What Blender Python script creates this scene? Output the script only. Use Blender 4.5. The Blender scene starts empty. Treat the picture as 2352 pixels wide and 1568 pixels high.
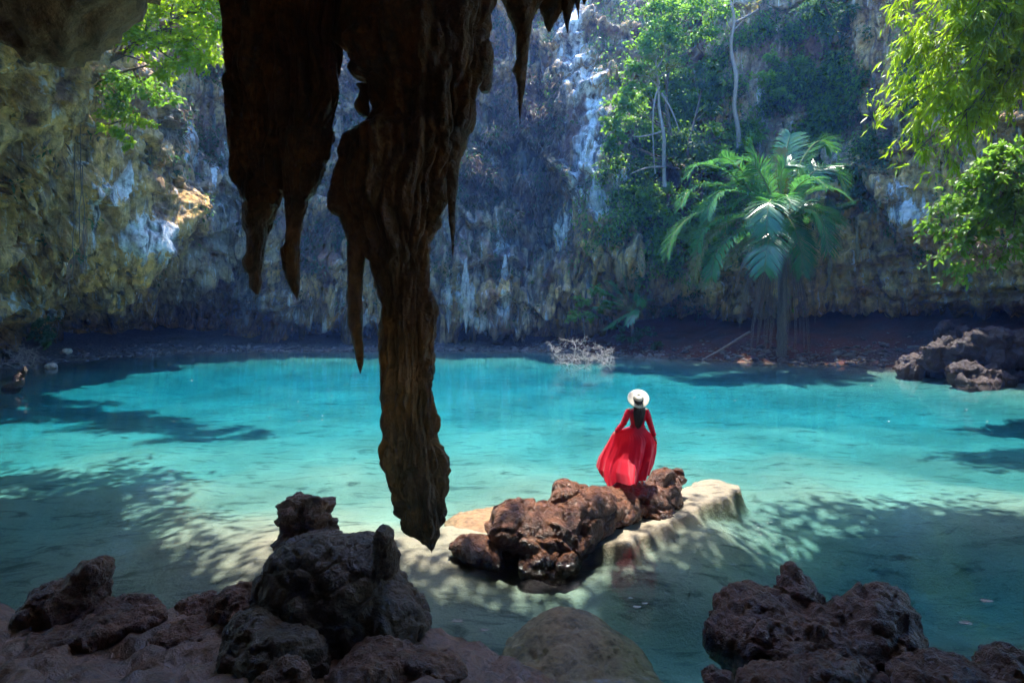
import bpy, bmesh, math, random
import numpy as np
from mathutils import Vector, Matrix
random.seed(7)
RNG = np.random.default_rng(7)
R = math.radians
scene = bpy.context.scene

# ------------------------------------------------------------------ camera, sky, sun, exposure
CAM_H = 4.0
FD, CXD, HYD = 1307.0, 1176.0, 690.0          # focal length, centre and horizon in units of a 2352 px wide picture
cam_d = bpy.data.cameras.new('camera'); cam = bpy.data.objects.new('camera', cam_d)
scene.collection.objects.link(cam); scene.camera = cam
cam.location = (0, 0, CAM_H); cam.rotation_euler = (R(90), 0, 0)
cam_d.sensor_width = 36; cam_d.lens = 36 * FD / 2352; cam_d.shift_y = -(784 - HYD) / 2352
cam_d.clip_start = 0.1; cam_d.clip_end = 500

SUN_EL, SUN_AZ = 75.0, 8.0                    # azimuth from +Y towards +X
world = bpy.data.worlds.new('World'); scene.world = world; world.use_nodes = True
wn = world.node_tree.nodes; wl = world.node_tree.links
sky_n = wn.new('ShaderNodeTexSky'); sky_n.sky_type = 'NISHITA'; sky_n.sun_disc = False
sky_n.sun_elevation = R(SUN_EL); sky_n.sun_rotation = R(SUN_AZ); sky_n.ozone_density = 2.0
bg = wn['Background']; bg.inputs['Strength'].default_value = 0.15
hs = wn.new('ShaderNodeHueSaturation'); hs.inputs['Saturation'].default_value = 1.4
wl.new(sky_n.outputs['Color'], hs.inputs['Color']); wl.new(hs.outputs['Color'], bg.inputs['Color'])
sun_d = bpy.data.lights.new('sun', 'SUN'); sun = bpy.data.objects.new('sun', sun_d)
scene.collection.objects.link(sun)
sun_d.energy = 2.0; sun_d.angle = R(0.53); sun_d.color = (1.0, 0.95, 0.86)
SDIR = Vector((math.sin(R(SUN_AZ)) * math.cos(R(SUN_EL)), math.cos(R(SUN_AZ)) * math.cos(R(SUN_EL)), math.sin(R(SUN_EL))))
sun.rotation_euler = (-SDIR).to_track_quat('-Z', 'Y').to_euler(); sun.location = (0, 20, 60)
scene.view_settings.view_transform = 'Standard'; scene.view_settings.look = 'None'
scene.view_settings.exposure = 2.65; scene.view_settings.gamma = 1.0; scene.view_settings.use_curve_mapping = False
scene.render.engine = 'CYCLES'
cy = scene.cycles
cy.use_denoising = True; cy.max_bounces = 4; cy.diffuse_bounces = 3; cy.glossy_bounces = 2
cy.transmission_bounces = 4; cy.transparent_max_bounces = 10; cy.volume_bounces = 0
cy.caustics_reflective = False; cy.caustics_refractive = False; cy.sample_clamp_indirect = 6.0
cy.use_adaptive_sampling = True; cy.adaptive_threshold = 0.028; cy.adaptive_min_samples = 24; cy.use_light_tree = False

# ------------------------------------------------------------------ helpers
COL = scene.collection
def P(x, y, Y):
    """the point at distance Y seen at (x, y) of the 2352-wide picture"""
    return np.array(((x - CXD) / FD * Y, Y, CAM_H - (y - HYD) / FD * Y))
def W(x, y, z=0.0):
    """the point at height z seen at (x, y)"""
    Y = (CAM_H - z) * FD / (y - HYD)
    return np.array(((x - CXD) / FD * Y, Y, z))
def to_d(p):
    p = np.asarray(p); Y = np.maximum(p[..., 1], 0.3)
    return CXD + FD * p[..., 0] / Y, HYD - FD * (p[..., 2] - CAM_H) / Y

_perm = np.random.default_rng(11).permutation(256).astype(np.int32)
_perm = np.concatenate([_perm, _perm, _perm])
_g = np.random.default_rng(5).normal(size=(256, 3)); _g /= np.linalg.norm(_g, axis=1)[:, None]; _g = _g.astype(np.float32)
def pn(p):
    p = np.asarray(p, np.float32); i = np.floor(p).astype(np.int32); f = p - i; i &= 255
    u = f * f * f * (f * (f * 6 - 15) + 10)
    out = np.zeros(p.shape[:-1], np.float32)
    for a in (0, 1):
        wx = u[..., 0] if a else 1 - u[..., 0]
        ha = _perm[i[..., 0] + a]
        for b in (0, 1):
            wy = u[..., 1] if b else 1 - u[..., 1]
            hb = _perm[ha + i[..., 1] + b]
            for c in (0, 1):
                wz = u[..., 2] if c else 1 - u[..., 2]
                g = _g[_perm[hb + i[..., 2] + c]]
                out += wx * wy * wz * (g[..., 0] * (f[..., 0] - a) + g[..., 1] * (f[..., 1] - b) + g[..., 2] * (f[..., 2] - c))
    return out * 1.6
def fbm(p, octv=4, gain=0.5, ridged=False, off=0.0):
    p = np.asarray(p, np.float32) + off; o = 0; a = 1.0; s = 0
    for k in range(octv):
        n = pn(p * (2.03 ** k) + 17.3 * k)
        if ridged: n = 1 - 2 * np.abs(n)
        o = o + a * n; s += a; a *= gain
    return o / s
def worley(p, off=0.0):
    """distance to the nearest and second nearest feature point, and a random number of the nearest cell"""
    p = np.asarray(p, np.float32) + off; sh = p.shape[:-1]; p = p.reshape(-1, 3); i = np.floor(p).astype(np.int32)
    f1 = np.full(len(p), 9., np.float32); f2 = f1.copy(); rid = np.zeros(len(p), np.float32)
    for a in (-1, 0, 1):
        for b in (-1, 0, 1):
            for c in (-1, 0, 1):
                q = i + np.array((a, b, c), np.int32); h = _perm[_perm[_perm[q[:, 0] & 255] + (q[:, 1] & 255)] + (q[:, 2] & 255)]
                d = np.linalg.norm(q + .5 + .48 * _g[h] - p, axis=1); m = d < f1
                f2 = np.where(m, f1, np.minimum(f2, d)); rid = np.where(m, h / 255., rid); f1 = np.where(m, d, f1)
    return f1.reshape(sh), f2.reshape(sh), rid.reshape(sh)
def sstep(a, b, x):
    t = np.clip((x - a) / (b - a), 0, 1); return t * t * (3 - 2 * t)

def tag(o, label=None, cat=None, group=None, kind=None):
    if label: o['label'] = label
    if cat: o['category'] = cat
    if group: o['group'] = group
    if kind: o['kind'] = kind
    return o
def link(o, parent=None):
    COL.objects.link(o)
    if parent is not None: o.parent = parent
    return o
def empty(name, loc=(0, 0, 0)):
    o = bpy.data.objects.new(name, None); o.location = loc; o.empty_display_size = 0.2
    return link(o)
def mesh_obj(name, verts, faces, mat, parent=None, smooth=True, attrs=None, origin=None):
    """verts (N,3), faces (M,3|4) array or list; origin moves the object's own origin (world position kept)"""
    me = bpy.data.meshes.new(name)
    v = np.asarray(verts, np.float32)
    par = np.array(parent.location) if parent is not None else np.zeros(3)
    o_ = np.zeros(3) if origin is None else np.asarray(origin, float)
    if parent is not None and origin is None: o_ = par
    v = v - o_.astype(np.float32)
    if isinstance(faces, np.ndarray):
        M, k = faces.shape
        me.vertices.add(len(v)); me.vertices.foreach_set('co', v.ravel())
        me.loops.add(M * k); me.loops.foreach_set('vertex_index', faces.astype(np.int32).ravel())
        me.polygons.add(M); me.polygons.foreach_set('loop_start', np.arange(0, M * k, k, dtype=np.int32))
        me.update(calc_edges=True)
    else:
        me.from_pydata(v.tolist(), [], faces)
    if smooth: me.polygons.foreach_set('use_smooth', np.ones(len(me.polygons), bool))
    for an, av in (attrs or {}).items():
        at = me.attributes.new(an, 'FLOAT', 'POINT'); at.data.foreach_set('value', np.asarray(av, np.float32))
    if mat is not None: me.materials.append(mat)
    me.update()
    o = bpy.data.objects.new(name, me); o.location = o_ - par
    return link(o, parent)
def grid_faces(nr, nc, wrap=False):
    r, c = np.meshgrid(np.arange(nr - 1), np.arange(nc if wrap else nc - 1), indexing='ij')
    r, c = r.ravel(), c.ravel(); c2 = (c + 1) % nc
    return np.stack([r * nc + c, r * nc + c2, (r + 1) * nc + c2, (r + 1) * nc + c], 1)
def grid_normals(G):
    du = np.gradient(G, axis=1); dv = np.gradient(G, axis=0)
    n = np.cross(du, dv); return n / np.maximum(np.linalg.norm(n, axis=-1, keepdims=True), 1e-9)
class MB:
    """collects shapes for one mesh"""
    def __init__(s): s.v = []; s.f = []; s.q = []; s.n = 0
    def add(s, v, f):
        s.v.append(np.asarray(v, float)); s.f += [tuple(int(i) + s.n for i in q) for q in f]; s.n += len(v)
    def tube(s, pts, rad, k=6, cap=True):
        pts = np.asarray(pts, float); n = len(pts); rad = np.broadcast_to(np.asarray(rad, float), (n,))
        tg = np.gradient(pts, axis=0); tg /= np.maximum(np.linalg.norm(tg, axis=1)[:, None], 1e-9)
        up = np.array((0.31, 0.22, 0.92)); 
        a = np.cross(tg, up); a /= np.maximum(np.linalg.norm(a, axis=1)[:, None], 1e-9); b = np.cross(tg, a)
        th = np.linspace(0, 2 * np.pi, k, endpoint=False)
        V = pts[:, None] + rad[:, None, None] * (np.cos(th)[None, :, None] * a[:, None] + np.sin(th)[None, :, None] * b[:, None])
        s.q.append(grid_faces(n, k, True) + s.n); s.add(V.reshape(-1, 3), [tuple(range(k)), tuple(range((n - 1) * k, n * k))[::-1]] if cap else [])
    def build(s, name, mat, parent=None, smooth=True, origin=None):
        f = np.concatenate(s.q) if s.q else np.zeros((0, 4), int)
        return mesh_obj(name, np.concatenate(s.v), f if not s.f else f.tolist() + s.f, mat, parent, smooth, origin=origin)
def bez(a, b, c, n):
    t = np.linspace(0, 1, n)[:, None]; a, b, c = (np.asarray(q, float) for q in (a, b, c))
    return (1 - t) ** 2 * a + 2 * t * (1 - t) * b + t * t * c
def spline(pts, n):
    pts = np.asarray(pts, float); k = np.linspace(0, 1, len(pts)); t = np.linspace(0, 1, n)
    q = np.vstack([2 * pts[0] - pts[1], pts, 2 * pts[-1] - pts[-2]])
    x = t * (len(pts) - 1); i = np.minimum(x.astype(int), len(pts) - 2); f = (x - i)[:, None]
    p0, p1, p2, p3 = q[i], q[i + 1], q[i + 2], q[i + 3]
    return 0.5 * (2 * p1 + (p2 - p0) * f + (2 * p0 - 5 * p1 + 4 * p2 - p3) * f ** 2 + (3 * p1 - p0 - 3 * p2 + p3) * f ** 3)

# ------------------------------------------------------------------ material helpers
class NT:
    def __init__(s, name):
        s.m = bpy.data.materials.new(name); s.m.use_nodes = True; s.t = s.m.node_tree; s.n = s.t.nodes; s.l = s.t.links
        s.bsdf = s.n['Principled BSDF']; s.out = s.n['Material Output']
    def node(s, typ, **kw):
        x = s.n.new(typ)
        for k, v in kw.items(): setattr(x, k, v)
        return x
    def put(s, sock, v):
        if isinstance(v, bpy.types.NodeSocket): s.l.new(v, sock)
        elif v is not None:
            if hasattr(sock.default_value, '__len__') and len(sock.default_value) == 4 and hasattr(v, '__len__') and len(v) == 3: v = (*v, 1)
            sock.default_value = v
    def coord(s, scale=(1, 1, 1), which='Object', rot=(0, 0, 0)):
        tc = s.node('ShaderNodeTexCoord'); mp = s.node('ShaderNodeMapping'); s.l.new(tc.outputs[which], mp.inputs['Vector'])
        mp.inputs['Scale'].default_value = scale; mp.inputs['Rotation'].default_value = rot; return mp.outputs[0]
    def noise(s, vec, scale, detail=5, rough=0.55, dist=0.0):
        x = s.node('ShaderNodeTexNoise'); s.l.new(vec, x.inputs['Vector'])
        x.inputs['Scale'].default_value = scale; x.inputs['Detail'].default_value = detail
        x.inputs['Roughness'].default_value = rough; x.inputs['Distortion'].default_value = dist; return x.outputs['Fac']
    def voro(s, vec, scale, feature='F1', out='Distance'):
        x = s.node('ShaderNodeTexVoronoi', feature=feature); s.l.new(vec, x.inputs['Vector']); x.inputs['Scale'].default_value = scale
        return x.outputs[out]
    def ramp(s, fac, stops, interp='LINEAR'):
        x = s.node('ShaderNodeValToRGB'); s.l.new(fac, x.inputs[0]); e = x.color_ramp.elements; x.color_ramp.interpolation = interp
        while len(e) < len(stops): e.new(0.5)
        for k, (p, c) in enumerate(stops):
            e[k].position = p; e[k].color = (c, c, c, 1) if not hasattr(c, '__len__') else (*c, 1)
        return x.outputs[0]
    def mix(s, fac, a, b, blend='MIX'):
        x = s.node('ShaderNodeMix', data_type='RGBA', blend_type=blend)
        s.put(x.inputs[0], fac); s.put(x.inputs[6], a); s.put(x.inputs[7], b); return x.outputs[2]
    def math(s, op, a, b=None, clamp=False):
        x = s.node('ShaderNodeMath', operation=op, use_clamp=clamp); s.put(x.inputs[0], a)
        if b is not None: s.put(x.inputs[1], b)
        return x.outputs[0]
    def attr(s, name):
        x = s.node('ShaderNodeAttribute'); x.attribute_name = name; return x.outputs['Fac']
    def bump(s, h, strength=0.5, dist=0.05, normal=None):
        x = s.node('ShaderNodeBump'); s.l.new(h, x.inputs['Height']); x.inputs['Strength'].default_value = strength
        x.inputs['Distance'].default_value = dist
        if normal is not None: s.l.new(normal, x.inputs['Normal'])
        return x.outputs[0]
    def set(s, **kw):
        names = dict(color='Base Color', rough='Roughness', normal='Normal', spec='Specular IOR Level', metal='Metallic', sheen='Sheen Weight')
        for k, v in kw.items(): s.put(s.bsdf.inputs[names[k]], v)
        return s.m

def rock_mat(name, base, second, dark, white=(0.72, 0.7, 0.67), big=0.12, streak=(1.3, 1.3, 0.16), fine=3.0, bump_d=0.12, moss=None,
             dark_lo=0.52, dark_hi=0.66, rough=0.85, use_attr=False, pit=True, spec=0.3, white_base=0.0, wet=False, silt=None, rust=None):
    t = NT(name); c = t.coord(); cs = t.coord(streak)
    n1 = t.noise(c, big, 6, 0.6, 0.6); n2 = t.noise(cs, 1.0, 5, 0.62, 0.5); n3 = t.noise(c, fine, 6, 0.68); n4 = t.noise(cs, 2.3, 5, 0.6, 0.3)
    n5 = t.noise(c, fine * 0.35, 6, 0.6, 1.2)
    f1 = t.ramp(n1, [(0.38, 0.0), (0.62, 1.0)])
    if use_attr: f1 = t.math('ADD', f1, t.math('MULTIPLY', t.attr('ochre'), 1.0), True)
    col = t.mix(f1, base, second)
    col = t.mix(t.ramp(n5, [(0.35, 0.0), (0.7, 0.7)]), col, tuple(0.55 * q for q in base))
    if use_attr:
        wv = t.math('ADD', t.math('MULTIPLY', t.attr('white'), 0.75), t.math('MULTIPLY', t.math('SUBTRACT', n2, 0.5), 2.3))
        col = t.mix(t.ramp(wv, [(0.30, 0.0), (0.40, 0.95)]), col, white)
        wv2 = t.math('ADD', n4, t.math('MULTIPLY', t.attr('white'), 0.08))
        col = t.mix(t.ramp(wv2, [(0.585, 0.0), (0.68, 0.65)]), col, white)
    elif white_base:
        col = t.mix(t.ramp(n4, [(0.6, 0.0), (0.75, white_base)]), col, white)
    dk = n2 if not use_attr else t.math('ADD', n2, t.math('MULTIPLY', t.attr('dark'), 0.25))
    n2b = t.noise(t.coord(tuple(q * 1.7 for q in streak), rot=(0.2, 0, 0.4)), 1.0, 6, 0.6, 0.4)
    dk = t.math('ADD', t.math('MULTIPLY', dk, 0.5), t.math('MULTIPLY', n2b, 0.5))
    col = t.mix(t.ramp(dk, [(dark_lo, 0.0), (dark_hi, 0.85)]), col, dark)
    if use_attr:
        vg = t.math('ADD', t.math('MULTIPLY', t.attr('veg'), 0.8), t.math('MULTIPLY', t.math('SUBTRACT', n3, 0.5), 1.6))
        col = t.mix(t.ramp(vg, [(0.35, 0.0), (0.6, 0.85)]), col, t.mix(n4, (0.05, 0.07, 0.03), (0.10, 0.07, 0.05)))
    if rust is not None:
        col = t.mix(t.ramp(t.noise(t.coord((1, 1, .5), rot=(0, .3, 1.1)), big * 3.2, 5, .6, .8), [(.52, 0), (.64, .8)]), col, rust)
    if silt is not None:
        gn = t.node('ShaderNodeNewGeometry'); sx = t.node('ShaderNodeSeparateXYZ'); t.l.new(gn.outputs['Normal'], sx.inputs[0])
        sf = t.math('MULTIPLY', t.ramp(t.math('ADD', sx.outputs['Z'], t.math('MULTIPLY', n5, .5)), [(.75, 0), (1.15, 1)]), t.ramp(n3, [(.38, 0), (.6, .85)])); col = t.mix(sf, col, silt)
    if moss is not None:
        col = t.mix(t.ramp(n5, [(0.5, 0.0), (0.68, 0.75)]), col, moss)
    col = t.mix(t.ramp(n3, [(0.3, 0.75), (0.7, 0.0)]), col, (0.0, 0.0, 0.0), 'MIX') if False else t.mix(0.85, col, t.ramp(t.math('ADD', t.math('MULTIPLY', n3, .6), t.math('MULTIPLY', t.noise(c, fine * 3.5, 4, .7), .4)), [(0.34, 0.22), (0.5, .95), (0.66, 1.35)]), 'MULTIPLY')
    h = t.math('ADD', t.math('MULTIPLY', n3, 0.7), t.math('MULTIPLY', n5, 0.9))
    h = t.math('ADD', h, t.math('MULTIPLY', n2, 0.5)); h = t.math('ADD', h, t.math('MULTIPLY', t.noise(c, fine * 4.5, 3, .7), .28))
    if pit:
        v = t.voro(t.coord((1, 1, 0.7)), fine * 1.1); h = t.math('ADD', h, t.math('MULTIPLY', t.ramp(v, [(0.0, 0.0), (0.45, 1.0)]), 0.35))
    if wet:                                                     # a dark wet band with a pale tide line at the water's edge
        gp = t.node('ShaderNodeNewGeometry'); sp_n = t.node('ShaderNodeSeparateXYZ'); t.l.new(gp.outputs['Position'], sp_n.inputs[0])
        zz_ = t.math('ADD', sp_n.outputs['Z'], t.math('MULTIPLY', t.math('SUBTRACT', n5, .5), .35)); wf = t.ramp(zz_, [(.03, .75), (.13, .0)])
        col = t.mix(wf, col, (.02, .014, .012)); rough = t.math('SUBTRACT', rough, t.math('MULTIPLY', wf, .25))
    return t.set(color=col, rough=rough, spec=spec, normal=t.bump(h, 1.0, bump_d))

# ------------------------------------------------------------------ the lagoon: cliff round it, bed, water
M = {}
M['cliff'] = rock_mat('limestone_cliff', (0.44, 0.35, 0.26), (0.82, 0.47, 0.14), (0.035, 0.03, 0.028), (0.85, 0.84, 0.83), use_attr=True, fine=1.6, bump_d=0.35, rust=(0.22, 0.105, 0.075), dark_lo=.50, dark_hi=.62)
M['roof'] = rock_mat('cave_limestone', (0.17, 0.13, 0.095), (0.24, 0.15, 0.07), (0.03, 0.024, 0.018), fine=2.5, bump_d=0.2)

CT = {  # plan of the cliff: picture column -> profile (height, distance)
 -900: [(0, 11), (10, 10.5), (20, 9.5), (36, 9)],
 -400: [(0, 20), (5, 19), (10, 17), (20, 14), (36, 13)],
 0: [(0, 38), (1.5, 38.5), (3, 35.5), (6, 32.5), (10, 29), (14, 25), (18, 21.5), (36, 19)],
 150: [(0, 44.5), (2.2, 44.5), (3.2, 40), (5, 36.8), (7.5, 34.3), (12, 31), (18, 28.5), (36, 28)],
 300: [(0, 50), (2.5, 50), (3.5, 46), (5.5, 41), (7.5, 38.3), (9.5, 37.5), (14, 36.5), (20, 36), (36, 37)],
 450: [(0, 53), (3, 53), (4.3, 48), (6.5, 44.5), (9, 43), (14, 43), (36, 46)],
 540: [(0, 54), (3.5, 54), (6, 50), (8.5, 47), (14, 45.5), (36, 49)],
 650: [(0, 51), (1.4, 52), (2.2, 46.5), (4, 46), (10, 46.5), (36, 53)],
 900: [(0, 51), (1.2, 52), (2.0, 46.5), (4, 46), (10, 47), (36, 54)],
 1200: [(0, 51), (1.2, 52), (2.0, 46.5), (3.5, 46), (10, 47), (20, 49), (36, 54)],
 1330: [(0, 50), (1.5, 51), (2.4, 46.5), (4, 45.5), (8, 44.5), (20, 46.5), (36, 52)],
 1440: [(0, 51), (2, 52), (3.2, 47.5), (4.5, 46), (7, 43.5), (10, 43.8), (20, 47), (36, 54)],
 1530: [(0, 51), (2, 52), (3.6, 50), (5.2, 43.5), (8, 43.2), (14, 45.5), (20, 47.5), (36, 54)],
 1620: [(0, 49), (1.6, 50), (3.0, 47), (4, 42.5), (8, 42.2), (12, 44), (20, 46.5), (36, 51)],
 1700: [(0, 48), (1.2, 49), (2.4, 47.5), (3.2, 42), (7, 41.5), (12, 43.3), (20, 43.8), (36, 45)],
 1900: [(0, 48), (2, 49), (3, 48), (3.7, 41.2), (7, 40.5), (9, 41), (13, 43), (20, 43), (36, 43.2)],
 2100: [(0, 45), (2, 46), (2.9, 45), (3.5, 38.2), (6, 37.5), (10, 37), (14, 36.8), (20, 35.8), (36, 35)],
 2250: [(0, 41), (2, 42), (2.8, 41), (3.4, 34.3), (8, 33), (14, 32), (36, 29.5)],
 2352: [(0, 37), (2, 38), (2.9, 37), (3.6, 31), (8, 29), (14, 28), (36, 26)],
 2600: [(0, 29), (2, 30), (4, 26), (10, 24), (36, 22)],
 3000: [(0, 17), (10, 16), (36, 13)],
 3300: [(0, 12), (10, 11), (36, 9)]}
_cx = np.array(sorted(CT)); ZR = np.linspace(-1.5, 36, 300)
_prof = np.array([np.interp(ZR, *zip(*CT[x])) for x in _cx])            # columns x heights
TC = np.concatenate([np.linspace(-1.59, -0.96, 90), np.linspace(-0.95, 0.95, 860), np.linspace(0.96, 1.62, 90)])
DXC = CXD + TC * FD
Yg = np.stack([np.interp(DXC, _cx, _prof[:, k]) for k in range(len(ZR))])   # heights x columns
def smooth_axis(a, axis, n):
    for _ in range(n):
        p = np.concatenate([np.take(a, [0], axis), a, np.take(a, [-1], axis)], axis)
        s = [slice(None)] * 2
        def sl(i, j): q = list(s); q[axis] = slice(i, j); return tuple(q)
        a = 0.25 * p[sl(0, -2)] + 0.5 * p[sl(1, -1)] + 0.25 * p[sl(2, None)]
    return a
Yg = smooth_axis(Yg, 1, 110); Yg = smooth_axis(Yg, 0, 2)
ztop = np.interp(DXC, [-900, 450, 650, 1200, 1330, 1530, 1900, 2100, 2352, 3300], [30, 31, 35, 35, 33.5, 32.5, 31.5, 29, 26, 22]) + 0.8 * fbm(np.stack([TC * 14, 0 * TC, 0 * TC], -1), 3, off=70)
VN = np.linspace(0, 1, len(ZR)); ZG = -1.5 + VN[:, None] * (ztop[None] + 1.5)                  # real height of each row and column
Yg = np.stack([np.interp(ZG[:, j], ZR, Yg[:, j]) for j in range(len(TC))], 1)
G = np.stack([TC[None] * Yg, Yg, ZG], -1).astype(np.float32)
n0 = -grid_normals(G); n0 *= np.sign(np.sum(n0 * (np.array((0, 15, 8)) - G), -1, keepdims=True))
# big features: the slanting white fold at left, rock noses at right, the streaked buttress
dx0, dy0 = to_d(G)
def seg_fold(x0, y0, x1, y1, up, down):
    ux, uy = x1 - x0, y1 - y0; L_ = math.hypot(ux, uy); a_ = np.clip(((dx0 - x0) * ux + (dy0 - y0) * uy) / L_ ** 2, 0, 1); ex, ey = dx0 - x0 - a_ * ux, dy0 - y0 - a_ * uy
    w_ = (ex * uy - ey * ux) / L_; return np.exp(-(np.hypot(ex, ey) / np.where(w_ > 0, up, down)) ** 2)
big_f = 3.0 * seg_fold(215, 640, 395, 490, 60, 26) + 1.8 * seg_fold(250, 520, 300, 400, 45, 30) + 2.0 * seg_fold(1350, 330, 1430, 520, 60, 70) + 2.2 * seg_fold(2060, 430, 2120, 520, 55, 40) + 2.0 * seg_fold(1930, 370, 2010, 390, 45, 28) + 1.4 * seg_fold(1272, 375, 1320, 425, 14, 18) + 2.0 * seg_fold(20, 330, 120, 140, 45, 30) + 1.6 * seg_fold(60, 620, 180, 420, 40, 30)
calm = 1 - .55 * np.clip(big_f / 2.5, 0, 1); G = G + n0 * big_f[..., None]
# buttresses and flutes, then crags, then pits
q = G * np.array((1, 1, 0.45)); A1 = fbm(q / 7.5, 3, off=3.1)
wp = G + 1.2 * np.stack([fbm(G / 3.1, 2, off=o) for o in (9.0, 21.0, 33.0)], -1)
leftish = sstep(560, 250, to_d(G)[0]); A2 = fbm(wp * np.array((1, 1, 0.22)) / 2.2, 4, ridged=True, off=5.5) * (1 - .5 * leftish) + .5 * leftish * fbm(wp / 2.6, 4, ridged=True, off=15.5)
A3 = fbm(wp * np.array((1, 1, 0.22)) / 0.8, 3, off=8.8)
strat = fbm(G * np.array((0.12, 0.12, 1.5)), 3, off=2.0)
dxg, dyg = to_d(G)
right_band = sstep(1480, 1640, dxg) * (1 - sstep(7.5, 10, G[..., 2])) * sstep(2, 3.5, G[..., 2])
amp = (1 - 0.45 * right_band) * (1 - .55 * sstep(1560, 1700, dxg) * sstep(11, 16, G[..., 2]))
fr_ = G[..., 2] / 3.3 + 1.1 * fbm(G * np.array((1, 1, .25)) / 4.2, 3, off=61.); fr_ = fr_ - np.floor(fr_)
lobe = (1 - fr_) * sstep(0, .07, fr_) * sstep(-.25, .2, fbm(G / 5.0, 2, off=77.))
w1, w2, wr_ = worley((G + .5 * A3[..., None]) * np.array((.62, .62, .13)), 3.0)
crack = -np.exp(-(w2 - w1) / .07); block = wr_ - .5
w3, w4, _ = worley(wp * np.array((1.9, 1.9, 1.3)), 8.0); pits = -np.exp(-(w3 / .30) ** 2)
pitmask = sstep(-.1, .3, fbm(G / 4.5, 2, off=91.)) * (.2 + .8 * leftish)
G = G + n0 * ((2.2 * A1 + 1.3 * A2 - 0.5 + 0.5 * A3 + 1.5 * lobe + .85 * crack + .45 * block + 1.0 * pits * pitmask) * amp * calm + right_band * 0.9 * strat)[..., None]
# holes and caves along the foot
foot = sstep(6.5, 1.5, G[..., 2]); cave = sstep(0.12, 0.5, fbm(G * np.array((1, 1, 0.5)) / 2.6, 2, off=12.4))
G = G - n0 * (2.6 * foot * cave)[..., None]
n1 = grid_normals(G); n1 *= np.sign(np.sum(n1 * n0, -1, keepdims=True))
G = G + n1 * (0.26 * fbm(G * np.array((1, 1, .4)) / 0.5, 3, off=1.7) - .35 * sstep(.25, .6, fbm(G / 1.1, 3, off=51.)))[..., None]
dx, dy = to_d(G)
def blob(x, y, rx, ry): return np.exp(-(((dx - x) / rx) ** 2 + ((dy - y) / ry) ** 2))
nz = fbm(G / 3.0, 3, off=4.4)
white = np.zeros(dx.shape, np.float32)
for b, w in (((1310, 90, 32, 110), 1.0), ((1350, 260, 40, 130), .95), ((1330, 390, 45, 80), .85), ((1290, 520, 26, 70), 1.1), ((1375, 470, 30, 40), 1.0), ((1400, 400, 50, 40), .6),
             ((330, 545, 75, 45), 1.2), ((280, 430, 45, 55), .9), ((375, 560, 40, 40), .9), ((440, 330, 22, 60), .8), ((490, 400, 20, 40), .6), ((230, 480, 40, 30), .5),
             ((1070, 700, 22, 60), 1.1), ((1155, 570, 20, 40), .9), ((1160, 700, 18, 50), .8), ((1210, 420, 12, 60), .7), ((1100, 745, 60, 22), .7), ((1030, 680, 12, 60), .8),
             ((560, 700, 30, 45), .8), ((640, 720, 40, 30), .7), ((820, 740, 50, 35), .9), ((730, 760, 30, 20), .8), ((940, 730, 40, 40), .7),
             ((2080, 490, 60, 40), .9), ((2060, 440, 30, 30), .8), ((2120, 530, 30, 30), .5), ((1960, 240, 14, 60), .4), ((1745, 230, 12, 80), .7), ((60, 700, 40, 30), .5), ((120, 720, 30, 20), .6)):
    white = np.maximum(white, w * blob(*b))
ochre = 0.95 * sstep(470, 200, dx) * sstep(-0.5, 0.1, nz + 0.2) + sstep(1450, 1600, dx) * sstep(470, 580, dy) * 1.0 + .5 * sstep(1900, 2050, dx) + 0.45 * blob(1380, 560, 90, 60) + 0.4 * sstep(560, 660, dy) * sstep(0, .4, nz)  # ochre rock, strengthened at left in place of warm bounced light
dark = 0.8 * blob(1230, 480, 90, 190) + 0.7 * blob(1250, 300, 60, 200) + 0.5 * blob(560, 620, 25, 80) + 0.4 * sstep(1850, 2000, dx) * sstep(420, 300, dy)
veg = 0.7 * blob(1160, 330, 110, 250) + 0.6 * blob(470, 250, 70, 130) + 0.9 * blob(1560, 420, 150, 250) + .7 * blob(1900, 250, 200, 160) + .6 * blob(730, 560, 80, 110) + .7 * blob(870, 250, 200, 300)
veg *= 1 - np.clip(white, 0, 1)
CLIFF_G, CLIFF_N = G, n1
CLIFF_T, CLIFF_Z = TC, ZR
def cliff_pt(x, y):
    """the cliff point seen at picture position (x, y)"""
    k = np.argmin((dx - x) ** 2 + (dy - y) ** 2); return G.reshape(-1, 3)[k], n1.reshape(-1, 3)[k]
for nm, c0, c1 in (('cliff_left', 0, np.searchsorted(DXC, 560)), ('cliff_back', np.searchsorted(DXC, 560), np.searchsorted(DXC, 1470)), ('cliff_right', np.searchsorted(DXC, 1470), len(TC) - 1)):
    s = (slice(None), slice(c0, c1 + 1)); g = G[s]
    f = grid_faces(g.shape[0], g.shape[1])
    tag(mesh_obj(nm, g.reshape(-1, 3), f, M['cliff'], attrs=dict(white=white[s].ravel(), ochre=ochre[s].ravel(), dark=dark[s].ravel(), veg=veg[s].ravel())), kind='structure')

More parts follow.
